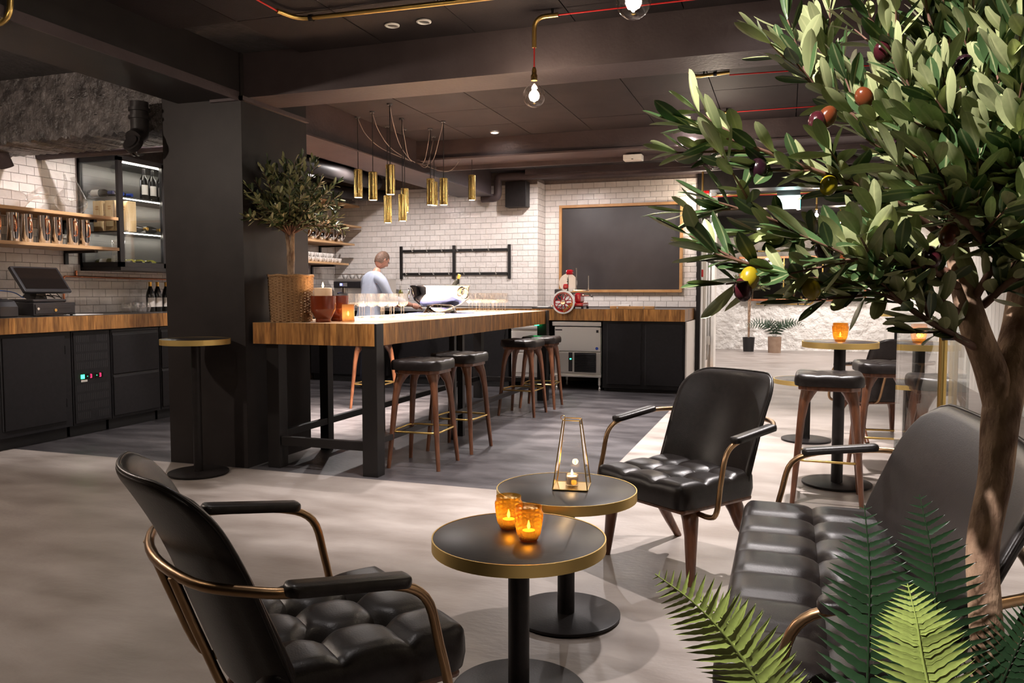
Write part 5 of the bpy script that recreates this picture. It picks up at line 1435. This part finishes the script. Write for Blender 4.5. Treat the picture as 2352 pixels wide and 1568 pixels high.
for j in range(m_):
    for i in range(n_): fs.append((j*n_+i, (j+1)*n_+i, (j+1)*n_+(i+1)%n_, j*n_+(i+1)%n_))
B().add(vs, fs).o('hair', M['hair'], pe, smooth=180)
for sx in (-1, 1):
    B().sphere(Rx @ V((sx*.030, .083, .010)) + hc, .010, 10, 8).o('eye', M['eye'], pe, smooth=180)
    B().tube([Rx @ (V((sx*.031, .094, .008)) + V((.020*math.cos(a), 0, .016*math.sin(a)))) + hc for a in [2*math.pi*i/18 for i in range(18)]], .002, 6, closed=True).o('spectacle_rim', M['chrome'], pe)
    B().tube([Rx @ V((sx*.051,.092,.010)) + hc, Rx @ V((sx*.078,.0,.012)) + hc], .002, 6).o('spectacle_arm', M['chrome'], pe)
TRUNK = [(0.316, 1.324, 0.416), (0.3, 1.335, 0.665), (0.292, 1.339, 0.775), (0.287, 1.344, 0.872), (0.302, 1.355, 0.97), (0.308, 1.363, 1.061)]
LIMB_L = [(0.308, 1.363, 1.061), (0.295, 1.363, 1.126), (0.268, 1.347, 1.192), (0.249, 1.346, 1.263), (0.239, 1.358, 1.335), (0.232, 1.381, 1.409)]
LIMB_R = [(0.308, 1.363, 1.061), (0.322, 1.383, 1.132), (0.337, 1.404, 1.204), (0.345, 1.423, 1.297), (0.339, 1.427, 1.397), (0.327, 1.43, 1.497)]
BR = [
  [(0.264, 1.347, 1.205), (0.18, 1.279, 1.251), (0.083, 1.215, 1.263), (0.019, 1.172, 1.269), (-0.037, 1.133, 1.284), (-0.092, 1.105, 1.301)] ,
  [(0.271, 1.347, 1.166), (0.229, 1.292, 1.188), (0.182, 1.246, 1.214), (0.145, 1.213, 1.238), (0.103, 1.179, 1.253)] ,
  [(0.248, 1.346, 1.269), (0.169, 1.332, 1.305), (0.094, 1.307, 1.322), (0.026, 1.263, 1.333), (-0.029, 1.225, 1.357), (-0.094, 1.194, 1.378)] ,
  [(0.243, 1.358, 1.315), (0.163, 1.302, 1.371), (0.089, 1.258, 1.403), (0.023, 1.216, 1.425), (-0.036, 1.187, 1.448), (-0.105, 1.164, 1.472)] ,
  [(0.239, 1.358, 1.348), (0.179, 1.343, 1.426), (0.116, 1.326, 1.491), (0.053, 1.308, 1.543), (0.009, 1.295, 1.582), (-0.032, 1.284, 1.624)] ,
  [(0.236, 1.382, 1.396), (0.196, 1.353, 1.491), (0.151, 1.344, 1.589), (0.106, 1.334, 1.667), (0.08, 1.329, 1.725)] ,
  [(0.33, 1.422, 1.363), (0.276, 1.327, 1.481), (0.238, 1.289, 1.584), (0.215, 1.266, 1.68)] ,
  [(0.341, 1.422, 1.297), (0.319, 1.339, 1.45), (0.302, 1.31, 1.566), (0.288, 1.292, 1.686)] ,
  [(0.239, 1.358, 1.335), (0.207, 1.298, 1.406), (0.179, 1.272, 1.477), (0.153, 1.257, 1.548)] ,
  [(0.245, 1.344, 1.256), (0.178, 1.228, 1.286), (0.116, 1.165, 1.296), (0.066, 1.126, 1.29)] ,
  [(0.34, 1.426, 1.363), (0.391, 1.473, 1.501), (0.407, 1.488, 1.637)] ,
  [(0.236, 1.358, 1.361), (0.152, 1.417, 1.41), (0.061, 1.431, 1.443), (-0.007, 1.429, 1.439)] ,
  [(0.261, 1.348, 1.231), (0.279, 1.284, 1.293), (0.307, 1.254, 1.338), (0.344, 1.247, 1.365)] ,
  [(0.239, 1.382, 1.376), (0.179, 1.453, 1.49), (0.1, 1.475, 1.592), (0.044, 1.482, 1.663)] ,
  [(0.242, 1.358, 1.322), (0.253, 1.282, 1.402), (0.265, 1.25, 1.496), (0.271, 1.227, 1.598)] ,
  [(0.279, 1.354, 1.231), (0.297, 1.267, 1.268), (0.324, 1.235, 1.279)] ,
  [(0.239, 1.358, 1.335), (0.16, 1.225, 1.34), (0.099, 1.163, 1.359), (0.048, 1.126, 1.38)] ,
  [(0.232, 1.381, 1.402), (0.259, 1.353, 1.487), (0.205, 1.321, 1.596), (0.172, 1.305, 1.693)] ,
  [(0.332, 1.417, 1.27), (0.234, 1.229, 1.338), (0.171, 1.168, 1.38), (0.131, 1.135, 1.411)] ,
  [(0.335, 1.427, 1.41), (0.282, 1.384, 1.517), (0.241, 1.365, 1.605), (0.213, 1.351, 1.692)] ,
  [(0.332, 1.428, 1.444), (0.313, 1.375, 1.538), (0.286, 1.339, 1.612), (0.256, 1.312, 1.685)] ,
  [(0.232, 1.381, 1.409), (0.215, 1.403, 1.512), (0.208, 1.418, 1.616), (0.214, 1.438, 1.729)] ,
  [(0.34, 1.425, 1.35), (0.272, 1.267, 1.393), (0.225, 1.222, 1.447), (0.181, 1.19, 1.501)] ,
  [(0.344, 1.424, 1.323), (0.289, 1.251, 1.385), (0.279, 1.221, 1.461), (0.281, 1.205, 1.535)] ,
  [(0.242, 1.358, 1.322), (0.192, 1.387, 1.385), (0.148, 1.398, 1.462), (0.115, 1.402, 1.533)] ,
  [(0.341, 1.421, 1.283), (0.284, 1.288, 1.329), (0.234, 1.231, 1.367), (0.196, 1.199, 1.405)] ,
  [(0.342, 1.41, 1.27), (0.318, 1.28, 1.351), (0.299, 1.235, 1.417), (0.263, 1.216, 1.478)] ,
]
OL = [(-0.039, 1.162, 1.418, 0), (0.054, 1.225, 1.4, 1), (-0.046, 1.108, 1.268, 1), (-0.054, 1.104, 1.253, 2), (0.032, 1.154, 1.254, 1), (0.201, 1.185, 1.324, 3), (0.219, 1.238, 1.554, 0), (0.144, 1.248, 1.451, 0), (0.165, 1.255, 1.443, 3), (0.037, 1.214, 1.488, 2), (0.05, 1.219, 1.494, 3), (0.209, 1.273, 1.498, 1), (0.051, 1.249, 1.309, 0), (0.083, 1.217, 1.299, 3), (0.227, 1.254, 1.441, 1), (0.101, 1.27, 1.528, 3), (0.126, 1.294, 1.596, 2), (0.185, 1.21, 1.297, 2)]
FR = [
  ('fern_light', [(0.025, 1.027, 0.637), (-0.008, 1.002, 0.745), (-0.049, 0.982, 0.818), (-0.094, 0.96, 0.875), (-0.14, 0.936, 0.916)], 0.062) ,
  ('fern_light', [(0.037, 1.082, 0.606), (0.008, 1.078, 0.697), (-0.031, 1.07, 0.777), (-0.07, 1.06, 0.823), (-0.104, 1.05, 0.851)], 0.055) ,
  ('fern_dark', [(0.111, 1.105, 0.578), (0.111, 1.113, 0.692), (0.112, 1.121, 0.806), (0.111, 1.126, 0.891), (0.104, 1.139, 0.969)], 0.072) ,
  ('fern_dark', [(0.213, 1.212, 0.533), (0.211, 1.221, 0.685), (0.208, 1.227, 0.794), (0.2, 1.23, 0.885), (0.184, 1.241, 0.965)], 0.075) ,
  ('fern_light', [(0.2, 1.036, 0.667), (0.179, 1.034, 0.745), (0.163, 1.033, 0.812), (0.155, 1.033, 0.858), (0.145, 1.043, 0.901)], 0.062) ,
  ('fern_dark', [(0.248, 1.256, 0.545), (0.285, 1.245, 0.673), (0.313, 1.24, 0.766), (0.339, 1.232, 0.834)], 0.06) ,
  ('fern_dark', [(0.079, 1.145, 0.546), (0.067, 1.168, 0.624), (0.049, 1.165, 0.685), (0.037, 1.164, 0.721)], 0.05) ,
]
# ------------------------------------------------------------------ olive tree in the foreground
r3 = random.Random(21)
pot_o = V((.30, 1.34, 0))
ot = thing('olive_tree', 'large olive tree with olives filling the right foreground', 'tree', pot_o)
def rel(ps): return [V(p) - pot_o for p in ps]
tp_ = bez(rel([(.30,1.34,.40)] + TRUNK[1:-1] + LIMB_R), 5); nt_ = len(tp_)
def trad(i):
    u = i/(nt_-1)
    K = [(0,.025),(.25,.0225),(.38,.0225),(.48,.0255),(.56,.0275),(.64,.0245),(.75,.020),(.88,.014),(1,.008)]
    for (u0,r0),(u1,r1) in zip(K, K[1:]):
        if u <= u1: return r0 + (r1-r0)*(u-u0)/(u1-u0)
    return K[-1][1]
B().tube(tp_, [trad(i) for i in range(nt_)], 16).o('trunk', M['bark'], ot, smooth=80)
ll = bez(rel([TRUNK[-2]] + LIMB_L), 5); nl = len(ll)
B().tube(ll, [.019 + .004*math.sin(min(1, 3*i/nl)*math.pi/2) - .016*max(0, i/nl-.3) for i in range(nl)], 14).o('limb', M['bark'], ot, smooth=80)
ms = []
for b in [q for k, q in enumerate(BR) if k not in (11, 16)]:
    path = bez(rel(b), 5); n = len(path)
    B().tube(path, [.0065 - .0050*i/(n-1) for i in range(n)], 7).o('branch', M['twig'], ot, smooth=80)
    ms += leaves_on(path, r3, .026, .066, .15, 40)
    for q in range(7):
        i = r3.randint(int(n*.2), n-3); p0 = path[i]
        d = (path[i+1]-path[i]).normalized()*1.2 + V((r3.uniform(-.7,.7), r3.uniform(-.7,.7), r3.uniform(-.5,.8)))
        p1 = p0 + d.normalized()*r3.uniform(.05,.12)
        B().tube([p0, p1], [.0025, .0012], 5).o('twig', M['twig'], ot, smooth=80)
        ms += leaves_on([p0, p1], r3, .024, .062, .2, 40)
put_leaves(ot, ms, M['leaf'], 300, lambda p: p.y*.95 - p.x*.3)
OM = [mat('black_olive', (.018,.006,.010), .18), mat('yellow_olive', (.32,.24,.01), .25), mat('purple_olive', (.05,.008,.012), .2), mat('brown_olive', (.14,.035,.012), .2)]
oms = [B().sphere((0,0,0), .0125, 14, 10, (1,1,1.3)).mesh('olive', m, 180) for m in OM]
for (x,y,z,k) in OL:
    put('olive', oms[k], ot, V((x,y,z)) - pot_o, (r3.uniform(-.8,.8), r3.uniform(-.8,.8), 0))
pl = B().bb(-.28,.26,-.34,.20,0,.44).o('planter', M['pot_black'], ot, bevel=.01)
B().bb(-.26,.24,-.32,.18,.44,.447).o('soil', M['soil'], ot)
# ------------------------------------------------------------------ ferns
def pinna_geo(n=9):
    vs = [(0,0,0)]; fs = []
    top = []; bot = []
    for i in range(n+1):
        t = i/n; w = .082*(1-t**1.8)*(1 if i else .5) 
        j = .026 if i % 2 else 0
        top.append((t, w + j*(1-t), .012*math.sin(t*3))); bot.append((t, -w - j*(1-t), .012*math.sin(t*3)))
    vs = top + bot + [(i/n, 0, -.012 + .012*math.sin(i/n*3)) for i in range(n+1)]
    m = n+1
    for i in range(n):
        fs += [(2*m+i, 2*m+i+1, i+1, i), (m+i, m+i+1, 2*m+i+1, 2*m+i)]
    return B().add(vs, fs)
PIN = pinna_geo()
def fern(label, loc, fronds, name='fern', group=None, npin=19):
    t = thing(name, label, 'fern', loc); o0 = V(loc)
    mes = {}
    for (mk, pts, ln) in fronds:
        if mk not in mes: mes[mk] = PIN.mesh('leaflet', M[mk], 60)
        path = bez([V(p)-o0 for p in pts], 7); n = len(path)
        f = B().tube(path, [.0026 - .0019*i/(n-1) for i in range(n)], 5).o('frond', M[mk], t, smooth=80)
        for k in range(npin):
            u = .12 + .86*k/(npin-1); i = min(n-2, int(u*(n-1))); fr_ = u*(n-1)-i
            p = path[i].lerp(path[i+1], fr_); d = (path[i+1]-path[i]).normalized()
            nrm = V((-.15, -1, .35)); nrm = (nrm - d*nrm.dot(d)).normalized(); sd_ = d.cross(nrm)
            L_ = ln*(math.sin(min(1, (1-u)*1.55+.06)*math.pi/2))*(.75 + .25*min(1, u*4))
            for s in (-1, 1):
                xa = (sd_*s*.90 + d*.42 - nrm*.10 + V((0,0,r3.uniform(-.06,.03)))).normalized(); za = (nrm + V((r3.uniform(-.15,.15),0,r3.uniform(-.15,.15)))); za = (za - xa*za.dot(xa)).normalized(); ya = za.cross(xa)
                q = bpy.data.objects.new('leaflet', mes[mk]); C.objects.link(q); q.parent = f
                q.matrix_local = Matrix(((xa.x*L_, ya.x*L_, za.x*L_, p.x), (xa.y*L_, ya.y*L_, za.y*L_, p.y), (xa.z*L_, ya.z*L_, za.z*L_, p.z), (0,0,0,1)))
    return t
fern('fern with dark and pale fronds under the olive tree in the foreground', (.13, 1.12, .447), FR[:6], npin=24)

# ------------------------------------------------------------------ glass screen with brass post
gs_ = thing('glass_screen', 'clear glass screen with brass post behind the sofa', 'screen', (.57, 3.9, 0))
B().bb(-.004,.004,-.95,.80,.03,1.15).o('pane', M['pane'], gs_)
B().tube([(-.022,-.63,0),(-.022,-.63,1.10)], .0145, 14).o('post', M['brass'], gs_, smooth=60)
B().bb(-.032,.012,-.655,-.605,1.075,1.105).o('clamp', M['iron'], gs_, bevel=.004)
B().cyl((-.022,-.63,0), .04, .012, 20).o('foot_plate', M['brass'], gs_, smooth=40)

# ------------------------------------------------------------------ far room
mi = thing('wall_mirror', 'wide mirror in a copper frame on the white stone wall', 'mirror', (.30, 18.02, 1.53))
B().bb(-1.23,1.23,-.01,.01,-.44,.44).o('mirror_glass', mat('mirror', (.82,.80,.78), .02, 1.0), mi)
for x0,x1,z0,z1 in ((-1.27,1.27,.43,.475),(-1.27,1.27,-.475,-.43),(-1.27,-1.225,-.43,.43),(1.225,1.27,-.43,.43)):
    B().bb(x0,x1,-.04,.01,z0,z1).o('frame_bar', M['copper'], mi, bevel=.004)
for x in (-.35, .42): B().bb(x-.012,x+.012,-.02,-.005,-.43,.43).o('glazing_bar', M['brass'], mi)
pipe('brass_conduit', 'brass conduit above the mirror in the far room', [(-1.3,18.066,2.12),(.5,18.066,2.12),(.55,18.066,2.25)], .015, M['brass'], .05, clips=((-.6,18.066,2.12),(.2,18.066,2.12)))
pipe('brass_conduit', 'brass conduit below the mirror in the far room', [(-.6,18.066,.99),(.5,18.066,.99),(.56,18.066,1.05)], .015, M['brass'], .04, clips=((.25,18.066,.99),))
pipe('brass_conduit', 'brass conduit crossing the ceiling of the far room', [(-1.0,12.2,2.66),(1.9,12.2,2.66)], .013, M['brass'], clips=((-.6,12.2,2.66),(1.2,12.2,2.66)))
tag(B().tube([(.6,12.2,2.672),(.6,12.2,2.849)], .006, 8).o('conduit_hanger', M['iron']), 'thin hanger rod above the brass conduit in the far room', 'rod')
pipe('red_cable', 'red cable crossing the far room beside the exit sign', [(-1.06,12.08,2.63),(1.9,12.08,2.63)], .006, M['red_cable'], cat='cable')
def plain_pot(mt, r0, r1, h):
    def f(t):
        B().lathe([(0,0),(r0,0),(r1,h),(r1-.015,h),(r1-.02,h-.03),(0,h-.03)], 24).o('pot', mt, t, smooth=40)
        return h - .03
    return f
r4 = random.Random(5)
topiary('potted_olive', 'small olive tree in a black pot by the far white wall', (-.72, 17.5, 0), 1.0, .34, .52, r4, 22, .085, .07, plain_pot(M['pot_black'], .105, .125, .30), M['leaf_small'], 120, flat=.25)
FB = []
for k in range(9):
    a = k*.72; rr_ = .36 + .10*(k % 3)
    FB.append(('fern_dark', [(-.20,17.3,.29), (-.20+.35*rr_*math.cos(a),17.3+.3*rr_*math.sin(a),.55), (-.20+.85*rr_*math.cos(a),17.3+.55*rr_*math.sin(a),.64-.06*(k%2)), (-.20+1.2*rr_*math.cos(a),17.3+.75*rr_*math.sin(a),.54)], .13))
ff = fern('fern in a pale brown clay pot by the far white wall', (-.20, 17.3, 0), FB, 'potted_fern', npin=13)
plain_pot(M['pot_brown'], .125, .135, .33)(ff)
ex = thing('exit_sign', 'glowing white and teal exit sign hanging over the passage', 'sign', (.009, 12.0, 2.55))
B().bb(-.155,.155,-.02,.02,-.135,.045).o('light_panel', M['teal'], ex)
B().bb(-.155,.155,-.022,.022,.05,.13).o('housing', M['grey_metal'], ex, bevel=.004)
for x in (-.162,.157): B().bb(x,x+.005,-.022,.022,-.135,.045).o('edge', M['teal_edge'], ex)
for x in (-.12,.12): B().tube([(x,0,.13),(x,0,.2995)], .005, 8).o('hanger', M['iron'], ex)
point((0,-.08,-.05), 1, (.6,1,.97), .08, ex)
al = thing('alarm_sounder', 'red fire alarm sounder at the end of the tiled wall', 'alarm', (-1.05, 11.15, 2.57))
B().cyl((0,0,0), .06, .05, 20).o('sounder', M['red'], al, smooth=40, rot=(0, R(90), 0))
B().bb(-.05,0,-.06,.06,-.06,.06).o('back_box', M['red'], al, bevel=.008)
e2 = thing('exit_sign', 'small side exit sign with green lamp on the passage wall', 'sign', (-1.05, 11.42, 2.36))
B().bb(-.04,.0,-.09,.09,-.16,.06).o('light_panel', M['teal'], e2, bevel=.004)
B().bb(-.04,.012,-.09,.09,.07,.14).o('housing', M['iron'], e2, bevel=.004)
B().cyl((.014,0,.105), .014, .004, 12).o('lamp', M['green_led'], e2)
ls = thing('wall_speaker', 'small black loudspeaker on the passage wall under the bulb', 'speaker', (-1.05, 11.2, 2.22))
B().lathe([(0,0),(.04,0),(.055,.04),(.055,.11),(.045,.125),(0,.125)], 20).o('housing', M['iron'], ls, smooth=40, loc=(-.04,0,0), rot=(R(20), R(90), 0))
tag(B().bb(-1.098,-1.06,11.05,11.15,1.45,1.55).o('call_point', M['red'], bevel=.005), 'red square call point on the passage wall', 'alarm')
